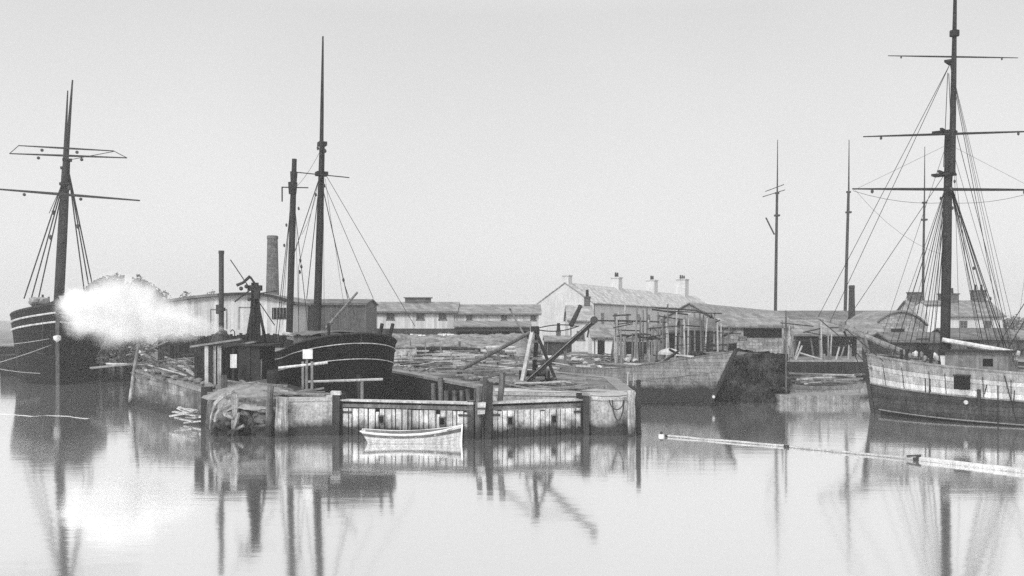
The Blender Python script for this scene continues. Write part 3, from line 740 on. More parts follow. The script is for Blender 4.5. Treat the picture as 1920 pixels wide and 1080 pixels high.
# --- black ship in the dock, stern towards the viewer
def dock_ship():
    u = Vector((-.44,.90,0)).normalized(); L_ = 24.0
    stern = Vector((-8.65,55.6,0)); c = stern+u*L_/2
    sh = thing('sailing_ship', 'black round sterned schooner lying in the dock behind the gate', 'ship', c, math.atan2(u.y,u.x))
    H = Hull(L_, 6.2, 3.45, 1.0, 1.3, rake=.8, tr=0.0, counter=1.0, full=.9, ts=.15, stern_cut=.5)
    H.strip(0,.74).build('hull', M_black, sh, local=True)
    H.strip(.74,1.0,.015).build('bulwark', M_black, sh, local=True)
    for v in (.74,.90):
        mb = MB()
        T = [.55*(1-math.sin(math.pi/2*k/40)) for k in range(41)]
        pts = [H.pt(t,v,1) for t in T]+[H.pt(t,v,-1) for t in T[-2::-1]]
        for p in pts:
            n_ = Vector((min(0,p.x+L_/2-3),p.y,0)).normalized()*.05; p += n_
        mb.tube(pts, .03, 6); mb.build('white_stripe', mat('stripe_paint',.45,var=.3), sh, local=True)
    mb = MB()
    T = [(1-math.cos(math.pi/2*k/40)) for k in range(41)]
    pts = [H.pt(t,1,1) for t in T[::-1]] + [H.pt(t,1,-1) for t in T[1:]]
    mb.tube(pts, .07, 6); mb.build('cap_rail', M_dark, sh, local=True)
    H.deck(.7).build('deck', M_rail, sh, local=True)
    # after cabin roof and tarpaulin
    cb = Vector((-L_/2+5.6,.2,4.15))
    mb = MB(); mb.box(cb, (4.8,3.2,.8)); ca = mb.build('cabin', M_mid, sh, local=True)
    mb = MB(); mb.grid(lambda i,j: cb+Vector((-2.6+5.2*i/8, -1.8+3.6*j/8, .47+.22*(1-((j-4)/4)**2)+.05*math.sin(i*1.7))), 9, 9); mb.build('tarpaulin', mat('tarpaulin',.13,var=.3), ca, local=True)
    mb = MB(); mb.tube([(-L_/2-.5,0,-.6),(-L_/2+.1,0,2.4)], .14, 8); mb.build('rudder', M_dark, sh, local=True)
    for y in (-1.9,-1.3,1.6):
        mb = MB(); mb.beam((-L_/2+.4,y,4.3),(-L_/2+.1,y*1.08,5.3), .14,.16); mb.build('stern_timber', M_dark, sh, local=True)
    mb = MB(); mb.tube([l_of(sh,P(575,716,53.8)), l_of(sh,P(718,711,53.8))], .07, 7); mb.build('fender_spar', M_pale, sh, local=True)
    mb = MB(); mb.tube([l_of(sh,P(679,711,53.9)), l_of(sh,P(679,760,53.9))], .09, 7); mb.build('hanging_post', M_rail, sh, local=True)
    def up(px,py,D): return l_of(sh,P(px,py,D))
    def smast(b, t, r, tb, tt, rt):
        mb = MB(); mb.tube([b+(b-t)*.08, b.lerp(t,.5), t], [r, r*.95, r*.7], 10); o = mb.build('mast', M_mast, sh, local=True)
        if tt is not None:
            mb = MB(); mb.tube([tb, tb.lerp(tt,.5), tt], [rt, rt*.75, rt*.35], 8); mb.build('topmast', M_mast, o, local=True)
        return o
    mA = smast(up(594,640,62), up(604,272,62), .24, up(602,335,61.7), up(605.5,68,61.7), .15)
    mB = smast(up(542,640,70), up(552,298,70), .24, None, None, 0)
    for (px,py,D,s) in ((603,326,62,1.0),(604,270,62,.7)):
        mb = MB(); mb.box(up(px,py,D), (.6,.7*s,.25)); mb.build('crosstree', M_mast, mA, local=True)
    mb = MB(); mb.tube([up(556,323,61.5), up(655,333,61.5)], [.035,.035], 6); mb.build('spreader', M_mast, mA, local=True)
    for (px,py,r) in ((549,350,.34),(551,330,.27)):
        mb = MB(); mb.tube([up(px-.5,py+14,70), up(px,py-8,70)], [r*.8,r], 8); mb.build('masthead_hounds', M_mast, mB, local=True)
    mb = MB(); mb.tube([up(528,351,69.6), up(578,352,69.6)], .045, 6); mb.tube([up(529,351,69.6), up(529,378,69.6)], .05, 6); mb.build('spreader', M_mast, mB, local=True)
    lines(sh, 'shroud', [(up(600,330,62), up(x,y,D)) for x,y,D in ((550,480,63),(575,560,63.5),(645,530,61),(652,560,60.5))], .028)
    lines(sh, 'shroud', [(up(549,355,70), up(x,y,D)) for x,y,D in ((517,630,71),(522,630,72),(578,620,69))], .026)
    lines(sh, 'stay', [(up(612,330,61.8), up(778,612,60)), (up(606,340,61.8), up(700,560,61)), (up(597,340,61.8), up(560,500,62)), (up(560,500,62), up(560,630,64)), (up(645,530,61), up(665,590,60.5))], .018)
    lines(sh, 'halyard', [(up(x0,y0,61.6), up(x1,y1,62)) for x0,y0,x1,y1 in ((606,300,608,620),(598,330,586,625),(552,330,560,600),(545,360,530,610),(592,370,566,440),(602,280,556,350),(610,335,630,470),(630,470,650,600))], .012, sag=.2)
    blocks(sh, [up(x,y,D) for x,y,D in ((592,365,61.5),(608,348,61.5),(644,525,60.8),(563,488,61.5),(565,500,61.5),(562,510,61.5),(537,422,69.5),(533,460,69.5),(560,391,69.5),(610,283,61.5),(596,278,61.5))], .11)
    # gaff and boom ends on deck
    mb = MB(); mb.tube([up(612,615,60), up(670,548,58.5)], [.11,.07], 7); mb.build('gaff', M_rail, sh, local=True)
    mb = MB(); mb.tube([up(532,625,64), up(582,634,60)], [.13,.13], 7); mb.tube([up(540,634,64), up(585,642,60)], [.1,.1], 7); mb.build('lashed_spar', M_pale, sh, local=True)
    return sh
dock_ship()

# --- grey hull
def grey_hull():
    a = Vector((3.6,71.0,0)); b = Vector((13.6,62.4,0)); u = (b-a).normalized(); L_ = (b-a).length-1.0
    c = (a+b)/2-u*.8
    sh = thing('old_hulk', 'weathered grey mastless hull with a sharp raked bow beside the weedy quay', 'hulk', c, math.atan2(u.y,u.x))
    H = Hull(L_, 4.8, 2.3, 1.25, .3, rake=1.9, tr=.8, counter=.4, full=.84, tb=.6, bp=2.0, bowfine=.8)
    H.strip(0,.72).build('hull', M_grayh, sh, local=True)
    H.strip(.72,1.0,.02).build('bulwark', mat('faded_bulwark',.2,var=.3,kind='clap',size=.22,seam=.35,streak=.4), sh, local=True)
    H.line(.72,.03,.03).build('white_stripe', M_rail, sh, local=True)
    H.line(1,-.01,.06).build('cap_rail', M_mid, sh, local=True)
    H.line(.28,.03,.05,0,.97).build('rubbing_strake', M_dark, sh, local=True)
    H.deck(.55).build('deck', M_rail, sh, local=True)
    mb = MB(); mb.beam(H.pt(1,0,1)+Vector((.04,0,0)), H.pt(1,1,1)+Vector((.08,0,.1)), .2,.2); mb.build('stem_post', M_dark, sh, local=True)
    for k in range(16):
        t = .12+.4*k/16+rnd.uniform(-.01,.01); v = .68+rnd.uniform(-.01,.03)
        mb = MB(); p = H.pt(t,v,-1,.03); mb.box(p, (rnd.uniform(.15,.4),.08,rnd.uniform(.12,.28)), jit=.04); mb.build('scraped_patch', M_white, sh, local=True)
    for k in range(2):
        t = .62+.035*k; mb = MB(); mb.beam(H.pt(t,.62,-1,.05), H.pt(t+.01,.9,-1,.05), .06,.1); mb.build('repair_batten', M_pale, sh, local=True)
    mb = MB(); mb.ball(l_of(sh,P(1338,744,62.0)), .11, 1); mb.build('pale_fender', M_dirtyw, sh, local=True)
    for k in range(26):
        t = rnd.uniform(.08,.9); y = rnd.uniform(-.7,.7)*H.bt(t); z = H.top(t)-.25+rnd.uniform(0,.5)
        x = (t-.5)*L_
        mb = MB(); a_ = rnd.uniform(-.5,.5); d = Vector((math.cos(a_),math.sin(a_),rnd.uniform(-.1,.15)))*rnd.uniform(.3,.9)
        if k % 4: mb.beam(Vector((x,y,z))-d, Vector((x,y,z))+d, .14,.1)
        else: mb.ball((x,y,z), rnd.uniform(.15,.3), 1, (1.2,1,.8), .2)
        mb.build('deck_gear', rnd.choice([M_pale,M_rail,M_dark,M_dirtyw]), sh, local=True)
    # upturned pale boat on its deck
    c2 = l_of(sh,P(1255,655,66)); mb = MB()
    mb.grid(lambda i,j: c2+Vector((-.9+1.8*i/10, .5*math.sin(math.pi*i/10)**.6*math.cos(math.pi*j/8), -.35+.42*math.sin(math.pi*i/10)**.5*math.sin(math.pi*j/8))), 11, 9)
    mb.build('upturned_boat', M_pale, sh, local=True)
    mb = MB(); mb.tube([l_of(sh,P(1285,672,65.5)), l_of(sh,P(1255,655,65))],[.1,.08],6); mb.tube([l_of(sh,P(1245,678,65.5)), l_of(sh,P(1272,658,65))],[.1,.08],6); mb.build('spar', M_dark, sh, local=True)
    return sh
grey_hull()

# --- rowing boat
def rowboat():
    c = G(775,43.7,0)
    sh = thing('rowing_boat', 'white clinker rowing boat floating before the dock gate', 'rowing boat', c, R(2))
    H = Hull(4.25, 1.5, .43, .32, .12, rake=.02, tr=.55, counter=.35, zb=-.18, full=.55, ts=.35, tb=.5, bp=2.0, stern_cut=.45, bowfine=.5)
    bp_ = mat("boat_paint",.55,var=.25,streak=.3,scale=3)
    H.strip(0,.70).build('hull', bp_, sh, local=True)
    for v in (.35,.52): H.line(v,.004,.012,.02,.97).build('plank_lap', M_dirtyw, sh, local=True)
    H.strip(.70,.88,.012).build('sheer_band', mat('sheer_band_paint',.12,var=.3), sh, local=True)
    H.strip(.88,1.0,.0).build('top_strake', M_white, sh, local=True)
    H.line(1,0,.03).build('gunwale', M_white, sh, local=True)
    mb = MB(); mb.beam(H.pt(1,0,1), H.pt(1,1,1)+Vector((.02,0,.05)), .06,.08); mb.build('stem_post', M_white, sh, local=True)
    H.deck(.42).build('floorboards', M_rail, sh, local=True)
    H2 = H
    mb = MB()
    for s in (1,-1): mb.grid(lambda i,j: H.pt(.02+.95*i/20, .45+.54*j/4, s, -.03), 21, 5)
    mb.build('inner_planking', M_rail, sh, local=True)
    for t in (.3,.52,.72):
        w_ = H.bt(t)*.95; mb = MB(); mb.box(((t-.5)*4.25,0,H.top(t)-.14),(.22,w_*2,.04)); mb.build('thwart', M_pale, sh, local=True)
    for s in (1,-1):
        mb = MB(); mb.tube([(-1.2,s*.2,.42),(1.3,s*.3,.55)], .025, 6); mb.box((1.5,s*.31,.56),(.45,.12,.03)); mb.build('oar', M_rail, sh, local=True)
    lines(sh,'painter',[(H.pt(1,1,1), Vector((2.9,1.3,1.2)))], .014, M_rope, .1)
rowboat()

# --- barge with timber
def barge():
    a = G(1446,69.5,0); b = G(1640,71.5,0); u = (b-a).normalized()
    sh = thing('timber_barge', 'low pale barge stacked with rough timber between the weedy quay and the right ship', 'barge', (a+b)/2, math.atan2(u.y,u.x))
    L_ = (b-a).length
    H = Hull(L_, 2.9, .95, .2, .3, rake=.3, tr=.7, counter=.5, full=.85, bowfine=.4, zb=-.4)
    H.strip(0,.8).build('hull', mat('barge_side',.3,var=.4,streak=.4,tide=(.15,.04)), sh, local=True)
    H.strip(.8,1,.03).build('rubbing_band', M_rail, sh, local=True)
    H.deck(.15).build('deck', M_rail, sh, local=True)
    for k in range(40):
        mb = MB(); y = rnd.uniform(-1.2,1.2); z = 1.0+rnd.uniform(0,.95)*(1-abs(y)/1.7); x = rnd.uniform(-1.8,2.0); d = Vector((rnd.uniform(.8,1.6),rnd.uniform(-.2,.2),rnd.uniform(-.08,.08)))
        mb.beam(Vector((x,y,z))-d, Vector((x,y,z))+d, .16,.12, jit=.02); mb.build('timber', rnd.choice([M_pale,M_rail,M_mid]), sh, local=True)
barge()
def raft():
    t = thing('sunken_punt', 'flat decked grey punt with a pale rim moored by the weedy quay', 'punt', G(1520,66.5,0))
    mb = MB()
    out = [G(x,D,0) for x,D in ((1450,66.9),(1462,65.6),(1500,65.1),(1600,65.0),(1612,66.2),(1606,67.8),(1470,68.2))]
    mb.prism([p+Vector((0,0,-.3)) for p in out], (0,0,.8)); mb.build('body', mat('punt_side',.2,var=.5,streak=.5), t)
    mb = MB(); mb.prism([p+Vector((0,0,.5)) for p in out], (0,0,.07)); mb.build('deck', M_rail, t)
raft()

# --- floating spars
def boom(label, a, b, r0, r1, m=None):
    a, b = Vector(a), Vector(b); t = thing('floating_spar', label, 'spar', (a+b)/2)
    k = 10; mb = MB(); mb.tube([a.lerp(b,i/k)+Vector((0,0,rnd.uniform(-.01,.01))) for i in range(k+1)], [r0+(r1-r0)*i/k for i in range(k+1)], 9); mb.build('log', m or mat('wet_spar',.38,var=.3,streak=.1), t)
    for q in (a.lerp(b,.01), b.lerp(a,.01)):
        d = (b-a).normalized()*.06; mb = MB(); mb.tube([q-d,q+d],[max(r0,r1)*1.15]*2,9); mb.build('iron_ring', M_iron, t)
boom('long thin spar floating across the harbour mouth', G(1248,45.9,.05), G(1475,42.0,.05), .045,.05)
boom('middle length of thin floating spar before the right ship', G(1476,41.9,.05), G(1718,37.9,.05), .05,.045)
boom('thick pale floating log at the right edge', G(1720,37.9,.05), G(1990,33.6,.05), .1,.12, mat('bleached_log',.48,var=.25,streak=.15))
t = thing('spar_link', 'rusty chain link joining thin spar to thick log', 'chain', G(1712,38,0.05))
mb = MB(); mb.tube([G(1700,38.1,.14),G(1712,37.95,.17),G(1727,37.8,.2)], .04, 6); mb.build('link', M_iron, t)
t = thing('float', 'small pale float at the far end of the thin spar', 'float', G(1240,45.9,0))
mb = MB(); mb.tube([G(1240,46.0,-.2),G(1240,46.0,.1)],.13,10); mb.build('drum', M_white, t); mb = MB(); mb.ball(G(1240,46,.17),.07,1); mb.build('eye_bolt', M_iron, t)

# ------------------------------------------------------------------ right derrick
def derrick():
    b = P(990,722,51.5)
    t = thing('derrick_crane', 'timber derrick with a long dark jib on the right pier', 'crane', Vector((b.x,b.y,2.0)))
    ap = P(1003,617,52.5)
    def bar(name, a, c, w_, m, rnd_=False):
        mb = MB()
        if rnd_: mb.tube([a, a.lerp(c,.5), c],[w_*.5,w_*.56,w_*.5],9)
        else: mb.beam(a,c,w_,w_,jit=.012)
        return mb.build(name, m, t)
    bar('leg', P(978,722,51.2), ap+Vector((-.1,0,0)), .2, M_pale)
    bar('leg', P(1000,716,53.0), ap+Vector((.14,.1,0)), .22, M_dark)
    bar('leg', ap, P(1048,727,52.6), .17, M_dark)
    bar('back_strut', ap+Vector((0,0,-.05)), P(858,697,58), .2, M_mid, True)
    j = bar('jib', P(982,721,51.3), P(1116,600,50.6), .24, M_dark)
    mb = MB(); mb.beam(P(984,716,51.12), P(1114,598.5,50.45), .1,.04); mb.build('iron_plate', M_rail, j)
    mb = MB(); mb.tube([P(1114,600,50.4), P(1114,600,50.8)], .2, 10); mb.build('sheave', M_iron, j)
    mb = MB(); mb.box(ap, (.45,.4,.3)); mb.build('head_block', M_dark, t)
    mb = MB(); mb.box(P(1000,640,52.3), (.5,.2,.12)); mb.build('cross_brace', M_mid, t)
    mb = MB(); mb.box(P(996,672,52.2), (.7,.2,.12)); mb.build('cross_brace', M_mid, t)
    for (a, c, sg) in ((ap, P(1083,612,55), -.15), (ap, P(1086,611,55), .2)):
        mb = MB(); mb.tube([a.lerp(c,i/8)-Vector((0,0,sg*4*(i/8)*(1-i/8))) for i in range(9)], .03, 5); mb.build('rope', M_rope, t)
    wb = P(1002,700,52.0)
    mb = MB(); mb.tube([wb-Vector((.6,0,0)), wb+Vector((.6,0,0))], .17, 12); wi = mb.build('winch_drum', M_iron, t)
    for s in (-.6,.6):
        mb = MB(); mb.tube([wb+Vector((s-.04,0,0)), wb+Vector((s+.04,0,0))], .38, 16); mb.build('gear_wheel', M_iron, wi)
    for s_ in (-.75,.75):
        mb = MB(); mb.box(wb+Vector((s_,0,-.35)),(.12,.6,1.0)); mb.build('winch_frame', M_dark, t)
    mb = MB(); mb.beam(P(960,722,51.3), P(1050,727,52.3), .25,.2); mb.build('sole_beam', M_mid, t)
derrick()
planks(16, lambda: G(rnd.uniform(945,1090), rnd.uniform(50.2,53), 2.1+rnd.uniform(0,.25)), 'weathered plank in the litter under the derrick', 'planks under the derrick', (1.0,3.0))
planks(5, lambda: G(rnd.uniform(1040,1125), rnd.uniform(48.8,49.8), 2.0+rnd.uniform(0,.1)), 'long plank laid along the right pier top', 'planks on the right pier', (2.5,4.0), M_rail, angc=-.35, angs=.15)
rubble(26, lambda: G(rnd.uniform(940,1060), rnd.uniform(50.5,54), 2.15), 'small stone in the litter under the derrick', 'stones under the derrick', .1,.24, m=M_rail)
planks(34, lambda: (lambda q: Vector((-8.3,66,2.3)).lerp(Vector((-2.0,53,2.2)), q)+Vector((rnd.uniform(.3,4.0),rnd.uniform(0,2),rnd.uniform(0,.5))))(rnd.random()), 'grey timber in the heap along the dock edge', 'timber heap along the dock edge', (1.2,3.5), angc=.5, angs=.9, tilt=.12)
rubble(30, lambda: Vector((-8.3,66,2.2)).lerp(Vector((-1.0,52,2.1)), rnd.random())+Vector((rnd.uniform(.3,2.0),rnd.uniform(0,2),0)), 'rough stone along the dock edge', 'stones along the dock edge', .15,.4)
planks(85, lambda: (lambda q: G(742+120*q+rnd.uniform(-12,12), 69+rnd.uniform(0,11), 2.3+rnd.uniform(0,1.0)*(1 if int(q*6)%2 else .3)))(rnd.random()), 'sawn timber lying in the yard below the white sheds', 'sawn timber in the yard', (1.5,5), m=None, angc=-.15, angs=.35, tilt=.08, name='sawn_timber', cat='timber')
# piles leaning in the dock's right corner
for k in range(8):
    q = Vector((-4.2,57,0)).lerp(Vector((-1.1,50.3,0)), k/7)
    pile('dark worn pile against the dock side left of the derrick', 960+F*(q.x-.25)/q.y, q.y, -1, 1.8+rnd.uniform(-.3,.8), .15, M_pile, rnd.uniform(-.15,.1), name='dock_pile', group='piles along the dock side')

# things on the quay between the black stern and the derrick
t = thing('rubble_wall', 'short whitewashed rubble wall at the right of the black stern', 'wall', G(756,71,LT))
mb = MB()
for r_ in range(5):
    x = G(739,71).x
    while x < G(776,71).x:
        w_ = rnd.uniform(.25,.5); mb.box((x+w_/2,71+rnd.uniform(-.05,.05),LT+.15+r_*.27),(w_-.02,.5,.26),jit=.03); x += w_
mb.build('stones', mat('whitewashed_rubble',.5,var=.35,streak=.3), t)
mb = MB(); mb.box((G(757,71).x,71,LT+1.42),(1.7,.6,.1),jit=.03); mb.build('coping', M_rail, t)
def logpile(label, px0, px1, D, rows, r):
    a, b = G(px0,D,LT), G(px1,D,LT); t = thing('log_stack', label, 'logs', (a+b)/2)
    for k in range(rows):
        for q in range(rows-k):
            y = D+(q-(rows-k)/2)*r*2; z = LT+r+k*r*1.75; e = rnd.uniform(-.5,.5)
            mb = MB(); mb.tube([(a.x+e,y,z),((a.x+b.x)/2,y,z+rnd.uniform(-.03,.03)),(b.x+e,y,z)],[r*rnd.uniform(.85,1),r*.95,r*rnd.uniform(.75,.95)],9); mb.build('log', rnd.choice([M_mid,M_dark,M_rail,M_pale]), t)
logpile('long dark logs stacked beside the whitewashed rubble wall', 742, 812, 76, 4, .19)
logpile('pale stack of poles at the foot of the grassy bank', 800, 870, 90, 3, .2)
logpile('dark stack of poles high on the bank near the bushes', 905, 960, 92, 3, .2)
logpile('stack of poles behind the derrick feet', 1010, 1050, 66, 3, .18)
logpile('low stack of short logs in front of the open shelter', 862, 905, 84, 3, .2)
logpile('log stack on the left quay behind the rubbish heap', 330, 388, 66, 3, .2)
for px,D,yt in ((769,73,636),(797,74,640),(826,76,648),(716,76,620),(845,72,655)):
    q = P(px,yt,D); b = G(px,D,LT); t = thing('stake', 'thin upright stake among the yard timber', 'stake', b, 0, 'stakes in the timber yard')
    mb = MB(); mb.tube([b,(b+q)/2+Vector((.05,0,0)),q],[.07,.065,.05],7); mb.build('shaft', M_rail, t)
def barrel(label, px, D, m, z=LT):
    c = G(px,D,z); t = thing('barrel', label, 'barrel', c)
    mb = MB(); mb.tube([c+Vector((0,0,h)) for h in (0,.2,.45,.7,.9)],[.27,.33,.35,.33,.27],14); b_ = mb.build('staves', m, t)
    for h in (.12,.78):
        mb = MB(); mb.tube([c+Vector((0,0,h-.03)),c+Vector((0,0,h+.03))],[.315,.315],14); mb.build('hoop', M_iron, b_)
barrel('barrel standing by the end of the whitewashed rubble wall', 784, 70, M_mid)
barrel('pale barrel at the foot of the derrick back strut', 884, 60, M_rail)
for px,D,yt in ((700,92,622),(735,95,640),(862,88,640),(893,79,655),(934,74,662),(968,70,668),(1022,72,660),(1060,74,655)):
    q = P(px,yt,D); b = G(px,D,LT); t = thing('fence_post', 'rough short post standing in the yard between the white sheds and the dock', 'post', b, 0, 'rough posts in the yard')
    mb = MB(); mb.box((b+q)/2,(.2,.2,(q-b).length),jit=.02); mb.build('shaft', M_mid, t)
planks(40, lambda: G(rnd.uniform(880,1060), rnd.uniform(60,80), 2.3+rnd.uniform(0,.6)), 'stray timber between the dock side and the grassy bank', 'stray timbers by the bank', (1.0,3.5), angs=.9, tilt=.2)
barrel('dark barrel beside the pile driver', 512, 53, M_dark, 1.9)
def handcart(label, px, D):
    c = G(px,D,LT); t = thing('handcart', label, 'handcart', c)
    mb = MB(); mb.box(c+Vector((0,0,.75)),(1.5,.9,.35),jit=.02); mb.build('body', M_mid, t)
    for s_ in (-.5,.5):
        w_ = mb = MB(); q = c+Vector((.1,s_,.42)); mb.tube([q-Vector((0,.03,0)),q+Vector((0,.03,0))],.42,14); mb.build('wheel', M_dark, t)
    for s_ in (-.3,.3):
        mb = MB(); mb.tube([c+Vector((-.7,s_,.75)),c+Vector((-1.7,s_,.45))],.04,6); mb.build('handle', M_rail, t)
handcart('handcart left standing on the bank path by the open shelter', 930, 82)
# ------------------------------------------------------------------ buildings
def building(name, label, cat, A, B, depth, z0, ze, zr, wm, rm, windows=(), over=.4, lower=None, doors=(), flat=False, wmat=None, chim=(), gm=None):
    """front wall from A to B (plan points), roof ridge parallel to the front"""
    A, B = Vector((A[0],A[1],0)), Vector((B[0],B[1],0)); d = B-A; L_ = d.length
    t = thing(name, label, cat, (A.x,A.y,z0), math.atan2(d.y,d.x))
    h, r_ = ze-z0, zr-z0
    zl = (lower[0]-z0) if lower else 0.0
    def shell(zz0, zz1, gable):
        mb = MB()
        q = [(0,0),(L_,0),(L_,depth),(0,depth)]
        for i in range(4):
            a, b = q[i], q[(i+1)%4]
            pts = [(a[0],a[1],zz0),(b[0],b[1],zz0),(b[0],b[1],zz1)]
            if gable and i in (1,3): pts.append((a[0],depth/2,r_-.05))
            pts.append((a[0],a[1],zz1)); mb.face(pts)
        return mb
    shell(zl, h, not flat).build('wall', wm, t, local=True)
    if lower: shell(0, zl-.002, False).build('lower_wall', lower[1], t, local=True)
    mb = MB(); th = .14
    if flat:
        mb.box((L_/2, depth/2, h+.1), (L_+over*2, depth+over*2, .2))
    else:
        for sgn in (0,1):
            y0 = -over if sgn == 0 else depth+over; slope = (r_-h)/(depth/2); ye = h-over*slope
            mb.prism([(-over,y0,ye+.02),(L_+over,y0,ye+.02),(L_+over,depth/2,r_+.02),(-over,depth/2,r_+.02)], (0,0,th))
    ro = mb.build('roof', rm, t, local=True)
    if not flat:
        mb = MB(); mb.tube([(-over+.05,-over-.06,h-over*(r_-h)/(depth/2)),(L_+over-.05,-over-.06,h-over*(r_-h)/(depth/2)-.06)],.07,6); mb.build('gutter', M_mid, ro, local=True)
        mb = MB(); mb.tube([(.25,-.07,h-.1),(.25,-.07,.1)],.05,6); mb.build('downpipe', M_mid, t, local=True)
    for (cx, cy, w_, h_, pots) in chim:
        mb = MB(); mb.box((cx,cy,r_+h_/2-.5),(w_,w_*.7,h_+1)); mb.box((cx,cy,r_+h_),(w_*1.12,w_*.82,.18)); ch = mb.build('chimney', M_brick if wmat is None else wmat, ro, local=True)
    for (cx, cy, w_, h_, pots) in chim:
        for k in range(pots):
            mb = MB(); x = cx+(k-(pots-1)/2)*w_*.5; mb.tube([(x,cy,r_+h_),(x,cy,r_+h_+.9)],[.2,.15],8); mb.build('chimney_pot', M_dbrick, ro, local=True)
    for (cx, cz, ww, wh) in windows:
        mb = MB()
        for (ox, oz, sx, sz) in ((-ww/2,0,.1,wh+.1),(ww/2,0,.1,wh+.1),(0,wh/2,ww,.1),(0,-wh/2,ww+.2,.12),(0,0,.06,wh),(0,.0,ww,.06)):
            mb.box((cx+ox,-.035,cz-z0+oz),(sx,.07,sz))
        fr = mb.build('window', M_rail, t, local=True)
        mb = MB(); mb.box((cx,-.012,cz-z0),(ww,.02,wh)); mb.build('pane', gm or M_glass, fr, local=True)
    for (cx, zb_, ww, wh) in doors:
        mb = MB(); mb.box((cx,-.02,zb_-z0+wh/2),(ww,.03,wh)); mb.build('door_opening', M_void, t, local=True)
    return t
def XY(px, D): return ((px-960)/F*D, D)

# white arched shed at left
def arch_shed():
    D = 104; A = G(300,D,LT); B = G(548,D,LT); L_ = B.x-A.x
    t = thing('arched_shed', 'white boarded shed with a low curved roof behind the tall iron pipe', 'shed', A)
    def roofz(u): return P(0, 571-18*(1-abs((u-.68)/.68 if u<.68 else (u-.68)/.32)**1.9), D).z
    mb = MB(); n = 20
    out = [A.copy(), B.copy()]+[Vector((A.x+L_*(1-k/n), D, roofz(1-k/n))) for k in range(n+1)]
    mb.prism(out, (0,14,0)); mb.build('wall', M_shedw, t)
    mb = MB()
    prof = [Vector((A.x-.4+(L_+.8)*k/n, D-.5, roofz(k/n)+.02)) for k in range(n+1)]
    mb.prism(prof+[p+Vector((0,0,.26)) for p in prof[::-1]], (0,15,0)); mb.build('roof', M_slate, t)
    mb = MB(); prof2 = [p+Vector((0,-.06,-.06)) for p in prof[9:]]
    mb.prism(prof2+[p+Vector((0,0,.3)) for p in prof2[::-1]], (0,.05,0)); mb.build('bargeboard', M_dark, t)
    for (x0,y0,x1,y1) in ((510,577,540,598),):
        mb = MB(); a, b = P(x0,y0,D-.04), P(x1,y1,D-.04); mb.box((a+b)/2,(abs(b.x-a.x),.05,abs(a.z-b.z))); wdw = mb.build('window', M_void, t)
        mb = MB()
        for k in range(5): mb.box(P(x0+3+6*k,(y0+y1)/2,D-.08),(.07,.05,1.2))
        mb.build('bars', M_rail, wdw)
    for (x0,y0,x1,y1) in ((448,576,472,617),(395,580,425,616)):
        a, b = P(x0,y0,D-.03), P(x1,y1,D-.03)
        mb = MB(); mb.box(((a.x+b.x)/2,D-.03,a.z),(b.x-a.x,.06,.08)); mb.box((a.x,D-.03,(a.z+b.z)/2),(.08,.06,a.z-b.z)); mb.box((b.x,D-.03,(a.z+b.z)/2),(.08,.06,a.z-b.z)); mb.build('door_frame', M_rail, t)
arch_shed()

def stack(name, label, px, D, y0, y1, w0, w1, m, sq=False):
    a, b = P(px,y1,D), P(px,y0,D); a.z = LT
    t = thing(name, label, 'chimney', Vector((a.x,a.y,LT)))
    n = 4 if sq else 14; s = D/F
    mb = MB(); k = 8
    mb.tube([a.lerp(b,i/k) for i in range(k+1)], [(w1+(w0-w1)*i/k)*s/2*(1.2 if sq else 1) for i in range(k+1)], 16 if not sq else 8); mb.build('stack', m, t)
    mb = MB()
    for dz, f in ((-.25,1.12),(-.9,1.06)):
        c = b+Vector((0,0,dz)); mb.tube([c-Vector((0,0,.18)), c+Vector((0,0,.18))],[w0*s/2*f*(1.2 if sq else 1)]*2,16 if not sq else 8)
    mb.build('collar', m, t)
stack('factory_chimney', 'tall tapering brick chimney behind the arched white shed', 511, 125, 442, 640, 19, 30, mat('pale_brick',.13,var=.3,kind='brick',size=.3,seam=.3))
stack('factory_chimney', 'short black chimney beside the right distant mast', 1597, 140, 535, 650, 10, 15, M_dbrick)

building('boarded_shed', 'dark grey boarded shed behind the two dock masts', 'shed', XY(548,112), XY(686,112), 9, LT, P(0,570,112).z, P(0,563,116).z, M_shedm, M_slated, over=.2)
D = 128
s_ = D/F
wins = [((x-686)*s_, P(0,593,D).z, 14*s_, 14*s_) for x in (732,788,830)]
t = building('white_shed', 'long white shed with three windows on a dark lower storey', 'shed', XY(686,D), XY(852,D), 9, LT, P(0,584,D).z, P(0,568,D+4).z, M_shedw, M_slate, windows=wins, lower=(P(0,616,D).z, M_shedd), over=.45)
mb = MB(); c = WM[t].inverted() @ P(784,566,D+4.4); mb.box(c,(3.4,1.2,1.0)); mb.box(c+Vector((0,0,.55)),(3.8,1.6,.12)); mb.build('roof_vent', M_slated, t, local=True)
wins = [((x-853)*s_, P(0,596,D).z, 10*s_, 10*s_) for x in (880,945,1000)]
building('white_shed', 'lower white shed with a lean-to, right of the three windowed shed', 'shed', XY(853,D), XY(1010,D), 8, LT, P(0,588,D).z, P(0,573,D+4).z, M_shedw, M_slate, windows=wins, over=.4)
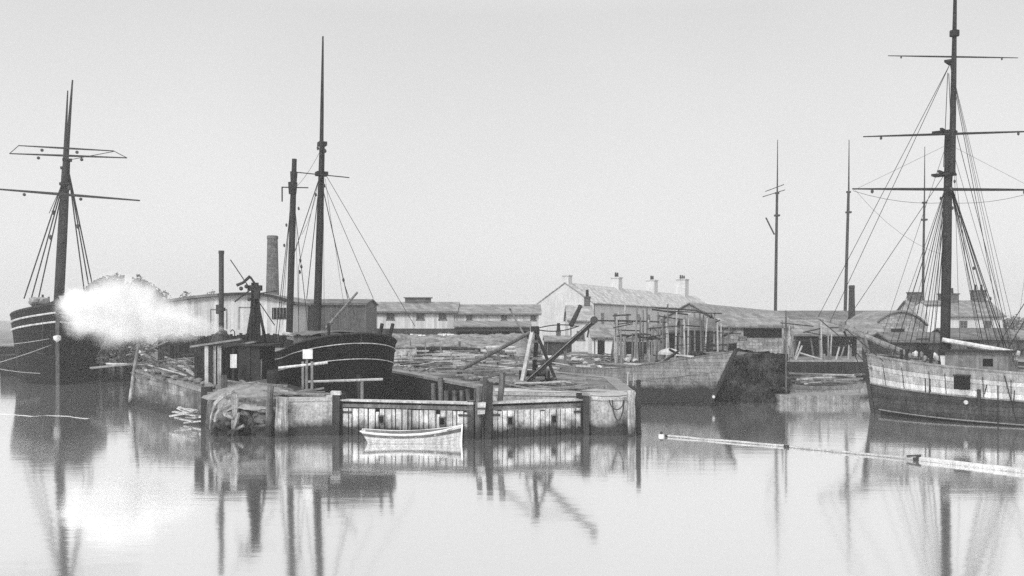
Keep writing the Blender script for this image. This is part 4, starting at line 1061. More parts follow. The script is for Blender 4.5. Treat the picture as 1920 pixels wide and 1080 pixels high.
# open lean-to in front
def leanto():
    D = 122; t = thing('open_shelter', 'dark open fronted shelter below the lower white shed', 'shelter', G(922,D,LT))
    a, b = P(855,612,D), P(992,612,D)
    mb = MB(); mb.prism([a+Vector((-.3,-.5,-.1)), b+Vector((.3,-.5,-.1)), P(992,604,D+5)+Vector((.3,0,0)), P(855,604,D+5)+Vector((-.3,0,0))], (0,0,.18)); mb.build('roof', M_slate, t)
    mb = MB(); mb.box(((a.x+b.x)/2,D+5,(a.z+LT)/2-.1),(b.x-a.x,.2,a.z-LT)); mb.build('back_wall', M_shedd, t)
    for q in (a,b):
        mb = MB(); mb.box((q.x,D+2.5,(a.z+LT)/2-.1),(.2,5,a.z-LT)); mb.build('side_wall', M_shedd, t)
    for k in range(5):
        p = a.lerp(b,k/4); mb = MB(); mb.box((p.x,D,(a.z+LT)/2-.08),(.22,.22,a.z-LT)); mb.build('post', M_dark, t)
    mb = MB(); mb.box(((a.x+b.x)/2,D-.15,a.z-.35),(b.x-a.x,.1,.5)); mb.build('fascia', M_shedd, t)
    mb = MB(); mb.box((G(870,D).x,D+.1,(a.z+LT)/2-.5),(b.x*0+4.0,.1,a.z-LT-1.2)); mb.build('boarding', M_shedd, t)
leanto()
# row of pale stones on the terrace below the sheds, and the retaining bank
for k in range(15):
    px = 742+k*7.6
    p = P(px, 632+rnd.uniform(-1.5,1.5), 108); mb = MB(); mb.box(p, (rnd.uniform(.25,.42),.5,rnd.uniform(.35,.7)), jit=.05)
    tag(mb.build('pale_stone', M_white, None, loc=p), 'whitened stone in the row below the white shed', 'stone', 'row of whitened stones')
def bank():
    mb = MB()
    def fn(i, j):
        px = 690+330*i/30; D = 93+24*j/24; z = LT+1.9*min(1,(j/10))**.8*min(1,i/12,(90-i)/12)
        px = 690+330*i/90; p = G(px, D, z-.1); p.z += .45*noise.fractal(Vector((p.x*.5,p.y*.5,0)),.9,2.0,4)*min(1,j/3); return p
    mb.grid(fn, 91, 25); struct(mb.build('terrain', M_grass), 'low grassy bank below the white sheds')
bank()

# houses to the right of centre
A = G(1016,150); 
dr = Vector((30.4,65,0)).normalized()
perp = Vector((.905,-.42,0))
corner = Vector((8.1,150,0))+perp*4.6       # near front corner
A0 = corner; B0 = corner+dr*78
zr = P(0,531,150).z; ze = P(0,566,152).z-.3
t = building('terrace_house', 'long pale terrace with four chimney stacks in the haze', 'house', (A0.x,A0.y), (B0.x,B0.y), 9.2, LT, ze, zr, M_render, mat('pale_slate',.4,var=.2,kind='slate',size=.4,seam=.2),  # own pale paint, lightened further so slate and render carry the far haze
    windows=[(4+6*k, 6.3, 1.1, 1.5) for k in range(9)], chim=((.8,4.6,1.5,1.2,0),(24,4.6,2.0,1.9,2),(45,4.6,2.3,2.3,2),(67,4.6,2.9,3.4,3)), wmat=M_render, over=.15, gm=mat('hazed_glass',.28,rough=.3,bump=0,streak=0))  # pane glass lightened to paint in the distance haze
building('white_house', 'small white gabled house in front of the long terrace', 'house', XY(1066,112), XY(1112,112), 7, LT, P(0,601,112).z, P(0,574,112).z, M_render, mat('pale_slate2',.3,var=.2,kind='slate',size=.4,seam=.2), over=.2, windows=[(1.4,4.0,.8,1.0)], chim=((2.4,3.5,.7,1.1,1),))
building('brick_hut', 'low dark hut left of the white cottage', 'hut', XY(1022,96), XY(1072,96), 4, LT, P(0,640,96).z, P(0,632,98).z, M_shedd, M_slate, chim=((1.4,2.0,.45,.5,1),), over=.1)
building('white_cottage', 'low white cottage with a grey roof behind the grey hull', 'cottage', XY(1110,98), XY(1200,98), 5, LT, P(0,633,98).z, P(0,612,100).z, mat('limewash',.7,var=.08,streak=.1), M_slate, windows=[(2.9,3.3,.2,.25)], doors=((.9,LT,.7,1.5),), over=.15)
building('long_ropewalk', 'long low slate roofed workshop running back to the right', 'workshop', XY(1345,104), XY(1520,190), 6, LT, 5.8, 7.5, M_rubble, M_slate, windows=[(6+9*k,4.3,1.2,1.2) for k in range(6)], over=.2)
building('dark_shed', 'dark doorway shed right of the arch frame', 'shed', XY(1232,92), XY(1282,92), 5, LT, P(0,622,92).z, P(0,612,92).z, M_rubble, M_slated, doors=((.35+.9,LT,1.5,2.2),), over=.1)
building('dark_shed', 'black weatherboarded shed behind the raked bow', 'shed', XY(1284,90), XY(1346,90), 5, LT, P(0,618,90).z, P(0,600,91).z, M_shedd, M_slated, doors=((1.4,LT,1.6,2.4),), over=.1)
building('stone_store', 'pale rubble store with a dark loft opening behind the weedy quay', 'store', XY(1350,92), XY(1484,92), 6, LT, P(0,612,92).z, P(0,590,95).z, M_rubble, M_slate, doors=((4.0,P(0,633,92).z,3.6,1.0),(1.1,LT,.9,1.3)), over=.2, windows=[(2.1,4.0,.7,.25)])
building('open_store', 'open fronted dark store behind the barge', 'store', XY(1486,96), XY(1660,96), 7, LT, P(0,628,96).z, P(0,602,99).z, M_rubble, M_slate, doors=((3.3,LT,5.9,1.9),(7.6,LT,1.6,1.9)), over=.2)
building('long_shed', 'long dark flat roofed shed along the right horizon', 'shed', XY(1385,165), XY(1740,165), 8, LT, P(0,600,165).z, P(0,584,168).z, mat('far_board',.3,var=.3,kind='board',size=1.4,seam=.5), M_slated, over=.3)
def barrel_shed():
    D = 118; A = G(1640,D,LT); B = G(1736,D,LT); t = thing('barrel_shed', 'round roofed pale shed behind the foremast shrouds', 'shed', A); L_ = B.x-A.x; n = 14
    def z(u): return P(0, 622-37*math.sin(math.pi*min(1,max(0,.06+.88*u)))**.75, D).z
    out = [A, B]+[Vector((A.x+L_*(1-k/n),D,z(1-k/n))) for k in range(n+1)]
    mb = MB(); mb.prism(out,(0,10,0)); mb.build('wall', M_rubble, t)
    pr = [Vector((A.x-.2+(L_+.4)*k/n,D-.3,z(k/n)+.02)) for k in range(n+1)]
    mb = MB(); mb.prism(pr+[p+Vector((0,0,.2)) for p in pr[::-1]],(0,10.5,0)); mb.build('roof', M_slate, t)
    mb = MB(); mb.box((A.x+L_*.45,D-.03,LT+1.3),(1.6,.06,2.6)); mb.build('door', M_void, t)
barrel_shed()
building('harbour_house', 'grey house with squat chimneys behind the right foremast', 'house', XY(1722,142), XY(1880,142), 9, LT, P(0,592,142).z, P(0,565,146).z, M_render, M_slate, chim=((1.3,4.5,1.8,1.3,0),(6.3,4.5,2.4,1.1,2),(10.8,4.5,1.8,1.6,2)), windows=[(2.6,5.2,1.0,1.3),(6.5,5.2,1.0,1.3),(10,5.2,1.0,1.3)], over=.3)
building('white_annexe', 'white gabled annexe left of the right foremast', 'house', XY(1734,138), XY(1777,138), 3, LT, P(0,572,138).z, P(0,566,138).z, mat('bright_wash',.75,var=.05,streak=.05), M_slate, over=.05)
building('quay_shed', 'dark quayside shed behind the white bulwark', 'shed', XY(1668,90), XY(1776,90), 5, LT, P(0,640,90).z, P(0,626,92).z, M_shedd, M_slated, over=.2, doors=((3,LT,1.2,1.8),))
building('quay_shed', 'low dark roofed quayside shed right of the foremast', 'shed', XY(1784,90), XY(1905,90), 5, LT, P(0,634,90).z, P(0,618,92).z, M_shedm, M_slated, over=.25, doors=((2,LT,1.2,1.8),))
building('quay_shed', 'quayside shed cut by the right edge of the picture', 'shed', XY(1912,94), XY(2020,94), 5, LT, P(0,636,94).z, P(0,622,96).z, M_shedm, M_slate, over=.2, doors=((3,LT,1.2,1.8),))

# ------------------------------------------------------------------ staging round the slip
def staging(label, posts, bars, D):
    t = thing('scaffold', label, 'scaffold', G(posts[0][0],D,LT))
    for (px, y0, lean) in posts:
        mb = MB(); b = G(px,D+rnd.uniform(-.6,.6),LT); tp = P(px+lean,y0,b.y); mb.tube([b,tp],[.09,.06],7); mb.build('pole', rnd.choice([M_rail,M_mid,M_pale]), t)
    for (x0,y0,x1,y1,r) in bars:
        mb = MB(); mb.tube([P(x0,y0,D-.2), P(x1,y1,D-.2)],[r,r],7); mb.build('crossbar', M_dark, t)
staging('pole staging with a curved head between the derrick and the grey hull', ((1150,592,6),(1158,585,2),(1172,572,0),(1205,582,1),(1214,578,-1),(1222,590,0),(1145,620,8)), ((1112,601,1182,602,.06),(1158,601,1250,604,.06),(1160,619,1202,620,.05)), 80)
staging('tall pole staging with long sloping bars above the grey hull', ((1231,585,3),(1252,570,0),(1276,598,1),(1290,590,1),(1303,585,-1),(1318,606,0),(1244,590,2)), ((1222,580,1290,590,.07),(1228,577,1305,582,.06),(1232,592,1284,600,.05),(1305,582,1345,600,.06),(1340,605,1350,600,.06)), 84)
staging('thin bleached posts at the quay edge beside the weedy quay', ((1470,612,-2),(1484,622,3),(1490,640,10),(1540,600,0),(1553,610,0),(1575,650,8)), ((1485,640,1540,636,.04),), 86)
def thicket(label, x0, x1, D, n, ya, yb, nb):
    ps = [(rnd.uniform(x0,x1), rnd.uniform(ya,yb), rnd.uniform(-6,6)) for _ in range(n)]
    bs = []
    for _ in range(nb):
        xa = rnd.uniform(x0-4,x1-30); y = rnd.uniform(ya+5, yb+28); bs.append((xa,y,xa+rnd.uniform(25,80),y+rnd.uniform(-8,8),rnd.uniform(.03,.06)))
    staging(label, ps, bs, D)
thicket('crowded thin uprights and ties behind the middle of the grey hull', 1150, 1250, 78.8, 16, 572, 625, 9)
thicket('crowded thin uprights and ties above the bow of the grey hull', 1255, 1365, 79.5, 15, 578, 632, 10)
thicket('loose rank of poles and struts beside the thin bleached posts', 1465, 1600, 87.5, 12, 596, 650, 5)
t = thing('arch_frame', 'curved timber arch standing under the pole staging', 'frame', G(1202,82,LT))
mb = MB(); mb.tube([P(1202+40*math.cos(math.pi*(1-k/12)), 648-22*math.sin(math.pi*k/12), 82) for k in range(13)], .08, 7); mb.build('arch', M_dark, t)
for px in (1163,1241):
    mb = MB(); mb.tube([G(px,82,LT), P(px,648,82)], .08, 7); mb.build('upright', M_rail, t)
t = thing('cart', 'dark two wheeled cart under the timber arch', 'cart', G(1196,83,LT))
mb = MB(); mb.box(P(1196,652,83),(2.4,1.2,1.0),jit=.06); mb.build('body', M_dark, t)
for s in (-.7,.7):
    c = G(1196,83+s,LT+.55); mb = MB(); mb.tube([c-Vector((0,.05,0)),c+Vector((0,.05,0))],.55,16); mb.build('wheel', M_dark, t)
mb = MB(); mb.beam(P(1212,662,83),P(1232,668,83),.1,.1); mb.build('shaft', M_mid, t)
# leaning spars
def spar(label, a, b, r, m, name='leaning_spar'):
    t = thing(name, label, 'spar', a); mb = MB(); mb.tube([a, a.lerp(b,.5), b],[r,r*.9,r*.7],8); mb.build('shaft', m, t)
    mb = MB(); d = (b-a).normalized()*.12; mb.tube([b-d*2,b-d],[r*.95]*2,8); mb.build('iron_band', M_iron, t)
spar('dark leaning timber against the white gabled house', P(1070,612,105), P(1089,572,105), .28, M_dark)
spar('sloping spar between the black shed and the stone store', P(1330,640,84), P(1375,622,84), .13, M_dark)
spar('long spar rising over the white sheds left of the derrick', P(1000,660,88), P(955,577,88), .1, M_rail)
def railing():
    D = 85.5; t = thing('quay_railing', 'white double rail of spars on the quay behind the barge', 'railing', G(1545,D,LT))
    for (x0,y0,x1,y1,r) in ((1478,683,1612,686,.16),(1480,690,1545,691,.1),(1478,699,1612,702,.12)):
        mb = MB(); mb.tube([P(x0,y0,D), P(x1,y1,D)], r, 8); mb.build('rail', M_pale, t)
    for px in (1486,1545,1556,1612):
        mb = MB(); mb.box(P(px,684,D+.2),(.2,.2,1.9)); mb.build('post', M_rail, t)
    for (x0,y0,x1,y1) in ((1490,680,1504,648),(1565,684,1574,650),(1500,662,1540,674)):
        mb = MB(); mb.tube([P(x0,y0,D+.3),P(x1,y1,D+.3)], .08, 6); mb.build('brace', M_pale, t)
railing()
planks(24, lambda: G(rnd.uniform(1045,1180), rnd.uniform(78.5,84), 2.35+rnd.uniform(0,.5)), 'odd timber lying on the quay behind the grey hull', 'timbers behind the grey hull', (1,3), angs=.5)
rubble(24, lambda: G(rnd.uniform(1060,1200), rnd.uniform(78,83), 2.4), 'pale stone on the quay behind the grey hull', 'stones behind the grey hull', .15,.35, m=M_pale)

# ------------------------------------------------------------------ distant masts (laid-up vessels behind the sheds)
def far_ship(label, px, lean, D, y_top, y_hound, y_cap, r, yards):
    loc = G(px,D,LT); sh = thing('laid_up_ship', label, 'ship', loc, R(90))
    H = Hull(18,5,2.4,.7,.4,zb=-.1,tr=.7)
    H.strip(0,1).build('hull', M_black, sh, local=True); H.deck(.5).build('deck', M_mid, sh, local=True)
    def up(x,y,d=D): return l_of(sh,P(x,y,d))
    a, b = up(px-lean,650), up(px,y_cap)
    mb = MB(); mb.tube([a,a.lerp(b,.5),b],[r,r*.9,r*.75],8); o = mb.build('mast', M_mast, sh, local=True)
    mb = MB(); mb.tube([up(px,y_hound,D-.3), up(px+1,y_top,D-.3)],[r*.6,r*.2],7); mb.build('topmast', M_mast, o, local=True)
    mb = MB(); mb.box(up(px,y_hound),(.8,.9,.3)); mb.box(up(px,y_cap),(.5,.7,.3)); mb.build('crosstree', M_mast, o, local=True)
    for (x0,y0,x1,y1,rr) in yards:
        mb = MB(); mb.tube([up(x0,y0,D-.5),up(x1,y1,D-.5)], rr, 6); mb.build('yard', M_mast, o, local=True)
far_ship('distant bare mast with two short slanting yards, over the long dark shed', 1457, 4, 175, 262, 404, 362, .30, ((1435,359,1470,346,.08),(1430,369,1472,356,.08),(1436,408,1452,440,.14)))
far_ship('distant plain mast beside the short black chimney', 1591, 8, 175, 262, 398, 360, .32, ())
far_ship('distant thin mast just left of the right foremast', 1733, 4, 175, 275, 412, 380, .26, ())

# ------------------------------------------------------------------ left works: steam engine, pile frame, fence
def engine():
    D = 58; t = thing('steam_engine', 'upright boiler engine with a tall iron pipe and steam blowing left', 'steam engine', G(415,D,1.9))
    mb = MB(); mb.tube([P(415,622,D),P(415,560,D),P(415,472,D)],[.16,.15,.15],12); fu = mb.build('funnel', M_iron, t)
    mb = MB(); mb.tube([P(415,476,D),P(415,470,D)],[.17,.17],12); mb.tube([P(415,583,D),P(415,577,D)],[.24,.24],12); mb.build('funnel_band', M_iron, fu)
    mb = MB(); mb.box(P(410,580,D-.1),(.28,.2,.55)); mb.build('whistle_bracket', M_iron, t)
    c = G(415,D,0)
    mb = MB(); mb.tube([Vector((c.x,c.y,z)) for z in (1.9,2.2,4.2,4.6,4.85)],[.55,.62,.62,.5,.2],16); mb.build('boiler', M_iron, t)
    mb = MB(); mb.tube([P(425,630,D-.5),P(424,622,D-.5),P(412,620,D-.5)],[.08,.08,.07],8); mb.build('steam_pipe', M_iron, t)
    mb = MB(); mb.tube([P(432,622,D),P(436,618,D),P(440,622,D),P(440,640,D)],.035,6); mb.build('bent_pipe', M_iron, t)
engine()
def shelter():
    D = 54.5; t = thing('plank_shelter', 'open plank shelter with pale posts under the iron pipe', 'shelter', G(420,D,1.8))
    mb = MB(); mb.beam(P(358,650,D), P(452,636,D), .35,.1); mb.beam(P(392,655,D+.6), P(478,641,D+.6), .4,.1); mb.build('roof_plank', M_rail, t)
    mb = MB(); mb.box(P(450,646,D+1.2),(4.2,2.6,.12)); mb.build('roof', M_dark, t)
    for (px,w_,m,y1) in ((388,.2,M_pale,728),(401,.28,M_pale,722),(412,.2,M_ppile,735),(396,.12,M_dark,725),(438,.12,M_dark,730),(466,.2,M_dark,725)):
        a = P(px,648,D+rnd.uniform(0,.3)); mb = MB(); mb.box(((a.x),a.y,(a.z+1.75)/2),(w_,.2,a.z-1.75),jit=.01); mb.build('post', m, t)
    mb = MB(); mb.box(P(440,690,D+2.0),(4.6,.12,3.0)); mb.build('back_wall', M_fence, t)
    mb = MB(); mb.box(P(474,690,D+.9),(1.2,1.6,2.6)); mb.build('dark_cabin', M_dark, t)
shelter()
def board_(name, label, px, py, D, w_, h_, m, leg=None):
    c = P(px,py,D); t = thing(name, label, 'board', Vector((c.x,c.y,leg if leg is not None else c.z)))
    mb = MB(); mb.box(c,(w_,.06,h_)); mb.build('panel', m, t)
    if leg is not None:
        mb = MB(); mb.box((c.x-.05,c.y+.06,(c.z+leg)/2),(.1,.08,c.z-leg)); mb.build('post', M_rail, t)
board_('notice_board', 'blank pale board leaning in the plank shelter', 438, 677, 53.8, .36, .75, mat('pale_board',.55,var=.15))
board_('notice_board', 'small square white board on a post before the black stern', 577, 664, 52.0, .52, .5, M_white, 2.9)
mb = MB(); a = P(522,690,51.5); b = P(614,680,52.2); mb.tube([a,b],.07,8); 
t = thing('barrier_pole', 'pale horizontal pole below the small white board', 'pole', (a+b)/2); mb.build('pole', mat('white_pole',.6,var=.15), t)
for px in (568,575,585):
    q = P(px,685,51.9); mb = MB(); mb.box((q.x,q.y,(q.z+1.8)/2+.1),(.12,.12,q.z-1.6)); mb.build('bracket', M_rail, t)
def pile_frame():
    D = 55.5; t = thing('pile_driver', 'dark pile driving frame hung with chains at the pier head', 'pile driver', G(479,D,1.8))
    for (x0,x1,r) in ((468,474,.11),(478,479,.15),(489,482,.11)):
        mb = MB(); mb.tube([G(x0,D,1.8), P(x1,530,D)],[r,r*.8],8); mb.build('leader', M_dark, t)
    for k in range(8):
        y = 560+16*k; mb = MB(); mb.box(P(478,y,D-.12),(.5+.03*k,.1,.07)); mb.build('rung', M_dark, t)
    mb = MB(); mb.box(P(478,540,D),(.75,.4,.3)); mb.box(P(482,552,D-.2),(.3,.3,.5)); mb.build('head_block', M_dark, t)
    mb = MB(); mb.tube([P(444,535,D-.4),P(456,530,D-.4),P(469,518,D-.4)],[.09,.08,.09],7); mb.build('cat_head', M_dark, t)
    mb = MB(); mb.beam(P(469,519,D-.2), P(487,545,D-.2), .1,.1); mb.beam(P(440,566,D-.2), P(484,532,D-.2), .07,.07); mb.build('stay_bar', M_dark, t)
    for q in ((452,541),(467,561),(462,537)):
        mb = MB(); mb.ball(P(q[0],q[1],D-.3),.13,1); mb.build('pulley', M_iron, t)
    for (x0,y0,x1,y1) in ((432,487,515,610),(481,545,466,625),(484,545,494,640),(472,545,470,640),(476,560,474,660),(487,550,520,545)):
        mb = MB(); mb.tube([P(x0,y0,D-.25),P(x1,y1,D-.25)],.03,5); mb.build('hoist_rope', M_rope, t)
    mb = MB(); mb.box(P(486,692,D-.6),(.26,.26,1.1),jit=.03); hm = mb.build('hammer', M_pale, t)
    mb = MB(); mb.tube([P(486,678,D-.6),P(483,665,D-.6),P(488,660,D-.6)],.06,7); mb.build('hook', M_rail, hm)
    for x in (450,515):
        mb = MB(); mb.tube([P(478,545,D), G(x,D+1.5,1.9)],[.08,.09],7); mb.build('back_stay', M_dark, t)
pile_frame()
def fence(label, A, B, z0, zt, m):
    A, B = Vector(A), Vector(B); d = B-A; t = thing('board_fence', label, 'fence', (A.x,A.y,z0), math.atan2(d.y,d.x)); L_ = d.length; mb = MB(); x = 0
    while x < L_:
        w_ = rnd.uniform(.18,.3); h = zt-z0+rnd.uniform(-.18,.1); mb.box((x+w_/2,rnd.uniform(-.02,.02),h/2),(w_-.02,.04,h)); x += w_
    mb.build('boards', m, t, local=True)
    mb = MB(); mb.box((L_/2,.07,.6),(L_,.08,.12)); mb.box((L_/2,.07,zt-z0-.4),(L_,.08,.12)); mb.build('rail', M_dark, t, local=True)
    for k in range(int(L_/2.2)+1):
        mb = MB(); mb.box((min(L_-.1,k*2.2+.05),.16,(zt-z0)/2),(.16,.14,zt-z0)); mb.build('post', M_dark, t, local=True)
fence('tarred board fence behind the rubbish heap, below the steam', G(296,69,0), G(400,69,0), 1.9, P(0,627,69).z, M_fence)
fence('dark board fence running behind the pile driver to the dock ship', G(400,72,0), G(540,76,0), 1.9, P(0,626,74).z, M_fence)
fence('dark fence on the wharf edge left of the bush', G(60,99.5,0), G(262,97,0), 1.9, P(0,640,97).z, M_fence)
fence('low grey paling on the slope under the arched shed', G(300,92,0), G(545,92,0), 1.9, P(0,630,92).z, M_shedd)
planks(30, lambda: G(rnd.uniform(262,392), rnd.uniform(58,66), 2.1+rnd.uniform(0,.9)), 'broken timber in the rubbish heap behind the wing wall', 'rubbish heap timbers', (.8,2.6), tilt=.6, angs=1.4)
rubble(46, lambda: (lambda q: G(q, 57+ (392-q)*.06+rnd.uniform(0,4), 1.9+rnd.uniform(0,.3)))(rnd.uniform(255,392)), 'rubble lump in the heap behind the wing wall', 'rubble behind the wing wall', .15,.45, m=mat('heap_stone',.1,var=.5,streak=0))
spar('long dark spar lying from the wharf to the rubbish heap', P(170,690,74), P(395,668,60), .08, M_rail, 'lying_spar')
spar('pale spar beside the dark one above the wharf edge', P(200,682,74), P(300,684,64), .07, M_pale, 'lying_spar')
# stakes and litter around the left pier
planks(14, lambda: G(rnd.uniform(430,560), rnd.uniform(50,54), 2.0+rnd.uniform(0,.15)), 'scrap of timber on the ground by the pile driver', 'scrap timber by the pile driver', (.6,1.8), angs=1.2)

for k in range(12):
    px = 178+6.5*k+rnd.uniform(-2,2)
    pile('weathered fender pile leaning on the black wharf under the steam', px, 93.5-(k%3)*1.2, -1, rnd.uniform(1.0,3.6), rnd.uniform(.12,.2), rnd.choice([M_pile,M_dark,M_pile]), rnd.uniform(-.3,.3), name='fender_pile', group='fender piles by the black wharf')
planks(26, lambda: G(rnd.uniform(150,300), rnd.uniform(84,97) if rnd.random() < .0 else rnd.uniform(98,104), 2.4+rnd.uniform(0,1.6)), 'timber lying on the wharf behind the dark fence', 'timbers on the far wharf', (1.5,4), tilt=.5, angs=1.3)
planks(16, lambda: G(rnd.uniform(262,300), rnd.uniform(66,80), 2.4+rnd.uniform(0,1.4)), 'broken timber heaped at the corner of the wharf', 'timbers at the wharf corner', (1.0,3), tilt=.7, angs=1.5)
# ------------------------------------------------------------------ trees
def tree(label, px, D, ytop, width, n, trunk_h, lobes=7, group=None):
    top = P(px,ytop,D); base = G(px,D,LT); H_ = top.z-LT; w_ = width*D/F
    t = thing('tree', label, 'tree', base, 0, group)
    mb = MB(); mb.tube([base-Vector((0,0,.3)), base+Vector((.1,0,H_*.4)), base+Vector((0,0,H_*.7))],[w_*.04+.1,w_*.03+.07,.05],8)
    for k in range(5):
        a = rnd.uniform(0,6.28); q = base+Vector((0,0,H_*rnd.uniform(.3,.5))); mb.tube([q,q+Vector((math.cos(a)*w_*.3,math.sin(a)*w_*.3,H_*.3))],[w_*.02+.04,.03],6)
    mb.build('trunk', M_bark, t)
    mb = MB(); k = 0; z0 = H_*trunk_h; zc = H_-z0; sd = rnd.uniform(0,50)
    while k < n:
        d = Vector((rnd.uniform(-1,1),rnd.uniform(-1,1),rnd.uniform(-.1,1)))
        lim = .92+.12*noise.noise(d.normalized()*1.8+Vector((sd,0,0)))
        if d.length > lim or (d.length < .5*lim and rnd.random() < .6): continue
        if noise.noise(d*3.2+Vector((0,sd,0))) < -.5: continue
        p = base+Vector((d.x*w_*.56*(1.15-.15*d.z), d.y*w_*.45, z0+d.z*zc*1.08)); s = rnd.uniform(.016,.04)*w_+.05; k += 1
        a = Vector((rnd.uniform(-1,1),rnd.uniform(-1,1),rnd.uniform(-1,1))).normalized(); b = a.orthogonal().normalized()
        mb.face([p-a*s, p-b*s*.7, p+a*s, p+b*s*.7])
    mb.build('crown', M_leaf, t, fix=False)
tree('broad domed tree in the haze behind the steam at far left', 212, 260, 513, 125, 7500, .0, 9)
tree('second domed tree right of the first, beyond the steam', 262, 262, 516, 95, 6000, .0, 9)
tree('pale lower tree between the domed trees and the arched shed', 300, 275, 540, 60, 1400, .1)
tree('small distant tree left of the iron pipe', 352, 290, 546, 60, 1400, .1)
tree('small distant tree just beside the iron pipe', 395, 290, 543, 50, 1200, .1)
tree('low dark bush at the left end of the tarred fence', 262, 78, 618, 36, 900, .0, 6)
tree('dark bush on the wharf below the steam', 215, 84, 632, 60, 900, .0, 6)
tree('hazy tree beyond the right harbour house', 1900, 220, 590, 60, 1200, .1)

for px,D,y,wd in ((885,98,646,26),(915,96,650,34),(948,90,664,40),(975,86,668,36),(858,100,640,22),(1000,93,652,30)):
    tree('scrubby dark bush on the bank between the white sheds and the derrick', px, D, y, wd, 500, .0, group='bushes on the bank')
# far low hills
def hills():
    mb = MB()
    n = 90
    def fn(i, j):
        x = -780+1560*i/(n-1); y = 560+90*j; h = [0,.55,.9,1.0,.8][j]*(9+5*noise.noise(Vector((x*.006,3,0)))+2.5*noise.noise(Vector((x*.03,5,0))))
        return Vector((x,y,LT+h-.5))
    mb.grid(fn, n, 5); struct(mb.build('hills', M_grass, smooth=True), 'low far hills closing the horizon')
hills()

# ------------------------------------------------------------------ foam of the sluice stream
def foam():
    m = bpy.data.materials.new('foam'); m.use_nodes = True
    t = m.node_tree; N = t.nodes; L = t.links; N.clear()
    out = N.new('ShaderNodeOutputMaterial'); df = N.new('ShaderNodeBsdfDiffuse'); df.inputs[0].default_value = (.8,.8,.8,1)
    tr = N.new('ShaderNodeBsdfTransparent'); mx = N.new('ShaderNodeMixShader'); L.new(tr.outputs[0],mx.inputs[1]); L.new(df.outputs[0],mx.inputs[2]); L.new(mx.outputs[0],out.inputs[0])
    geo = N.new('ShaderNodeNewGeometry'); vm = N.new('ShaderNodeVectorMath'); vm.operation = 'MULTIPLY'; vm.inputs[1].default_value = (.5,1.2,1); L.new(geo.outputs['Position'],vm.inputs[0])
    nz = N.new('ShaderNodeTexNoise'); nz.inputs['Scale'].default_value = 1.2; nz.inputs['Detail'].default_value = 6; L.new(vm.outputs[0],nz.inputs['Vector'])
    at = N.new('ShaderNodeAttribute'); at.attribute_name = 'cover'
    ad = N.new('ShaderNodeMath'); ad.operation = 'ADD'; n2 = N.new('ShaderNodeMath'); n2.operation = 'MULTIPLY_ADD'; n2.inputs[1].default_value = 2.0; n2.inputs[2].default_value = -.5; L.new(nz.outputs[0],n2.inputs[0]); L.new(n2.outputs[0],ad.inputs[0]); L.new(at.outputs['Fac'],ad.inputs[1])
    mr = N.new('ShaderNodeMapRange'); L.new(ad.outputs[0],mr.inputs[0]); mr.inputs[1].default_value = .7; mr.inputs[2].default_value = 1.35; mr.inputs[4].default_value = .6; L.new(mr.outputs[0],mx.inputs[0])
    def patch(spine, name, label):
        mb = MB(); cov = []
        n = len(spine)
        def fn(i, j):
            px, py, hw = spine[i]; D = F*CAMZ/(py-HZ); u = (j-4)/4
            cov.append((1-abs(u)**1.5)*(.9 if 0 < i < n-1 else 0.0))
            return Vector(((px-960)/F*D, D+u*hw, .006))
        vs = mb.grid(fn, n, 9)
        me_o = mb.build(name, m, fix=False)
        a = me_o.data.attributes.new('cover','FLOAT','POINT')
        for k, v in enumerate(cov): a.data[k].value = v
        tag(me_o, label, 'foam', None, 'stuff')
    patch([(178,783,.25),(165,785,.35),(150,784,.3),(130,781,.25),(110,780,.35),(85,779,.25),(60,781,.4),(30,778,.3),(5,777,.6),(-30,776,.9)], 'foam', 'thin broken foam line under the bow on ship')
foam()

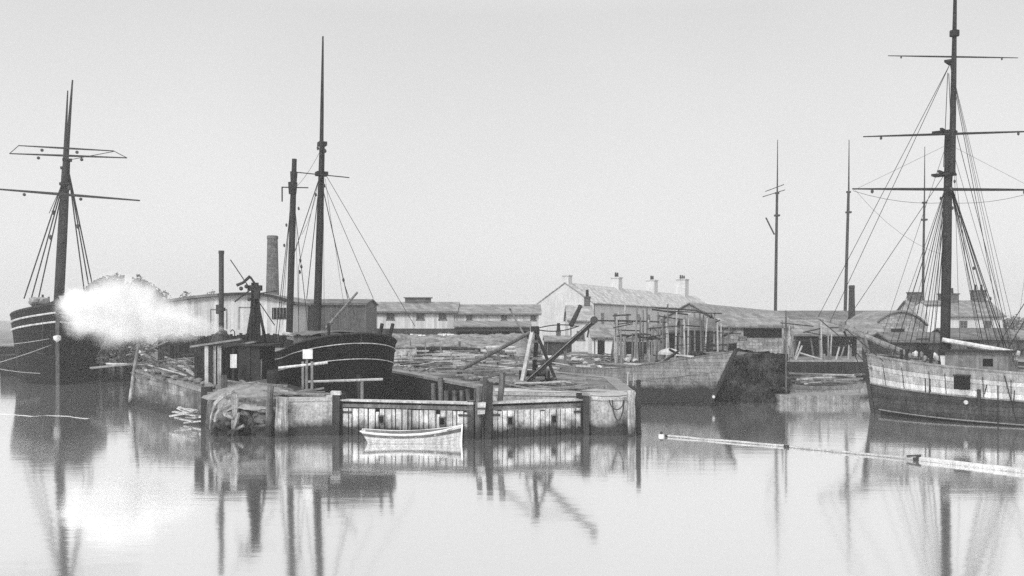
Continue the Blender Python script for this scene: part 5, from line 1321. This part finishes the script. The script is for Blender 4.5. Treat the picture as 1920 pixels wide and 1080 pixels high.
# ------------------------------------------------------------------ steam
def steam():
    D0 = 57.5
    sp = [((428,623),D0,.10),((402,616),D0,.38),((368,609),58,.72),((330,602),58.5,1.15),((290,594),59,1.6),((250,588),59.5,1.95),((208,584),60,2.05),((170,584),60.5,1.7),((142,574),61,1.3),((120,558),61.5,.8)]
    pts = [P(a[0],a[1],d) for a,d,r in sp]; rad = [r for a,d,r in sp]
    mb = MB()
    # resample
    PP, RR = [], []
    for i in range(len(pts)-1):
        for k in range(5): PP.append(pts[i].lerp(pts[i+1],k/5)); RR.append(rad[i]+(rad[i+1]-rad[i])*k/5)
    PP.append(pts[-1]); RR.append(rad[-1])
    mb.tube(PP, [r*(1.4 if r > .7 else 1.15) for r in RR], 16)
    m = bpy.data.materials.new('steam'); m.use_nodes = True; t = m.node_tree; N = t.nodes; L = t.links; N.clear()
    out = N.new('ShaderNodeOutputMaterial'); pv = N.new('ShaderNodeVolumePrincipled'); pv.inputs['Color'].default_value = (.98,.98,.98,1); pv.inputs['Anisotropy'].default_value = 0.0
    L.new(pv.outputs[0], out.inputs['Volume'])
    geo = N.new('ShaderNodeNewGeometry')
    wz = N.new('ShaderNodeTexNoise'); wz.inputs['Scale'].default_value = .55; wz.inputs['Detail'].default_value = 4; L.new(geo.outputs['Position'], wz.inputs['Vector'])
    w1 = N.new('ShaderNodeVectorMath'); w1.operation = 'SUBTRACT'; L.new(wz.outputs['Color'], w1.inputs[0]); w1.inputs[1].default_value = (.5,.5,.5)
    w2 = N.new('ShaderNodeVectorMath'); w2.operation = 'SCALE'; L.new(w1.outputs[0], w2.inputs[0]); w2.inputs['Scale'].default_value = 3.2
    w3 = N.new('ShaderNodeVectorMath'); w3.operation = 'ADD'; L.new(w2.outputs[0], w3.inputs[0]); L.new(geo.outputs['Position'], w3.inputs[1])
    prev = None
    sub = [i for i in range(len(PP)) if i % 3 == 0]
    for i in sub:
        ds = N.new('ShaderNodeVectorMath'); ds.operation = 'DISTANCE'; L.new(w3.outputs[0] if RR[i] > .7 else geo.outputs['Position'], ds.inputs[0]); ds.inputs[1].default_value = PP[i]
        mr = N.new('ShaderNodeMapRange'); mr.interpolation_type = 'SMOOTHSTEP'; L.new(ds.outputs['Value'], mr.inputs[0]); mr.inputs[1].default_value = RR[i]*.2; mr.inputs[2].default_value = max(RR[i]*1.2,.35); mr.inputs[3].default_value = 1.0; mr.inputs[4].default_value = 0.0
        if prev is None: prev = mr.outputs[0]
        else:
            mx = N.new('ShaderNodeMath'); mx.operation = 'MAXIMUM'; L.new(prev,mx.inputs[0]); L.new(mr.outputs[0],mx.inputs[1]); prev = mx.outputs[0]
    nz = N.new('ShaderNodeTexNoise'); nz.inputs['Scale'].default_value = .9; nz.inputs['Detail'].default_value = 4; L.new(geo.outputs['Position'],nz.inputs['Vector'])
    m3 = N.new('ShaderNodeMapRange'); L.new(nz.outputs[0],m3.inputs[0]); m3.inputs[1].default_value = .3; m3.inputs[2].default_value = .62; m3.inputs[3].default_value = .25; m3.inputs[4].default_value = 1.0
    ml = N.new('ShaderNodeMath'); ml.operation = 'MULTIPLY'; L.new(prev,ml.inputs[0]); L.new(m3.outputs[0],ml.inputs[1])
    m4 = N.new('ShaderNodeMath'); m4.operation = 'MULTIPLY'; L.new(ml.outputs[0],m4.inputs[0]); m4.inputs[1].default_value = 1.9
    L.new(m4.outputs[0], pv.inputs['Density'])
    o = mb.build('steam', m, None, loc=P(300,600,59), smooth=True)
    tag(o, 'white steam plume billowing left from the iron pipe engine', 'steam', None, 'stuff')
steam()

# ------------------------------------------------------------------ haze
def haze():
    m = bpy.data.materials.new('haze'); m.use_nodes = True; t = m.node_tree; N = t.nodes; L = t.links; N.clear()
    out = N.new('ShaderNodeOutputMaterial'); pv = N.new('ShaderNodeVolumePrincipled'); pv.inputs['Color'].default_value = (.95,.95,.95,1); pv.inputs['Density'].default_value = .0006
    L.new(pv.outputs[0], out.inputs['Volume'])
    mb = MB(); mb.box((0,560,14),(1760,1240,32)); o = mb.build('haze', m); tag(o,'thin pale harbour haze','haze',None,'stuff')
haze()
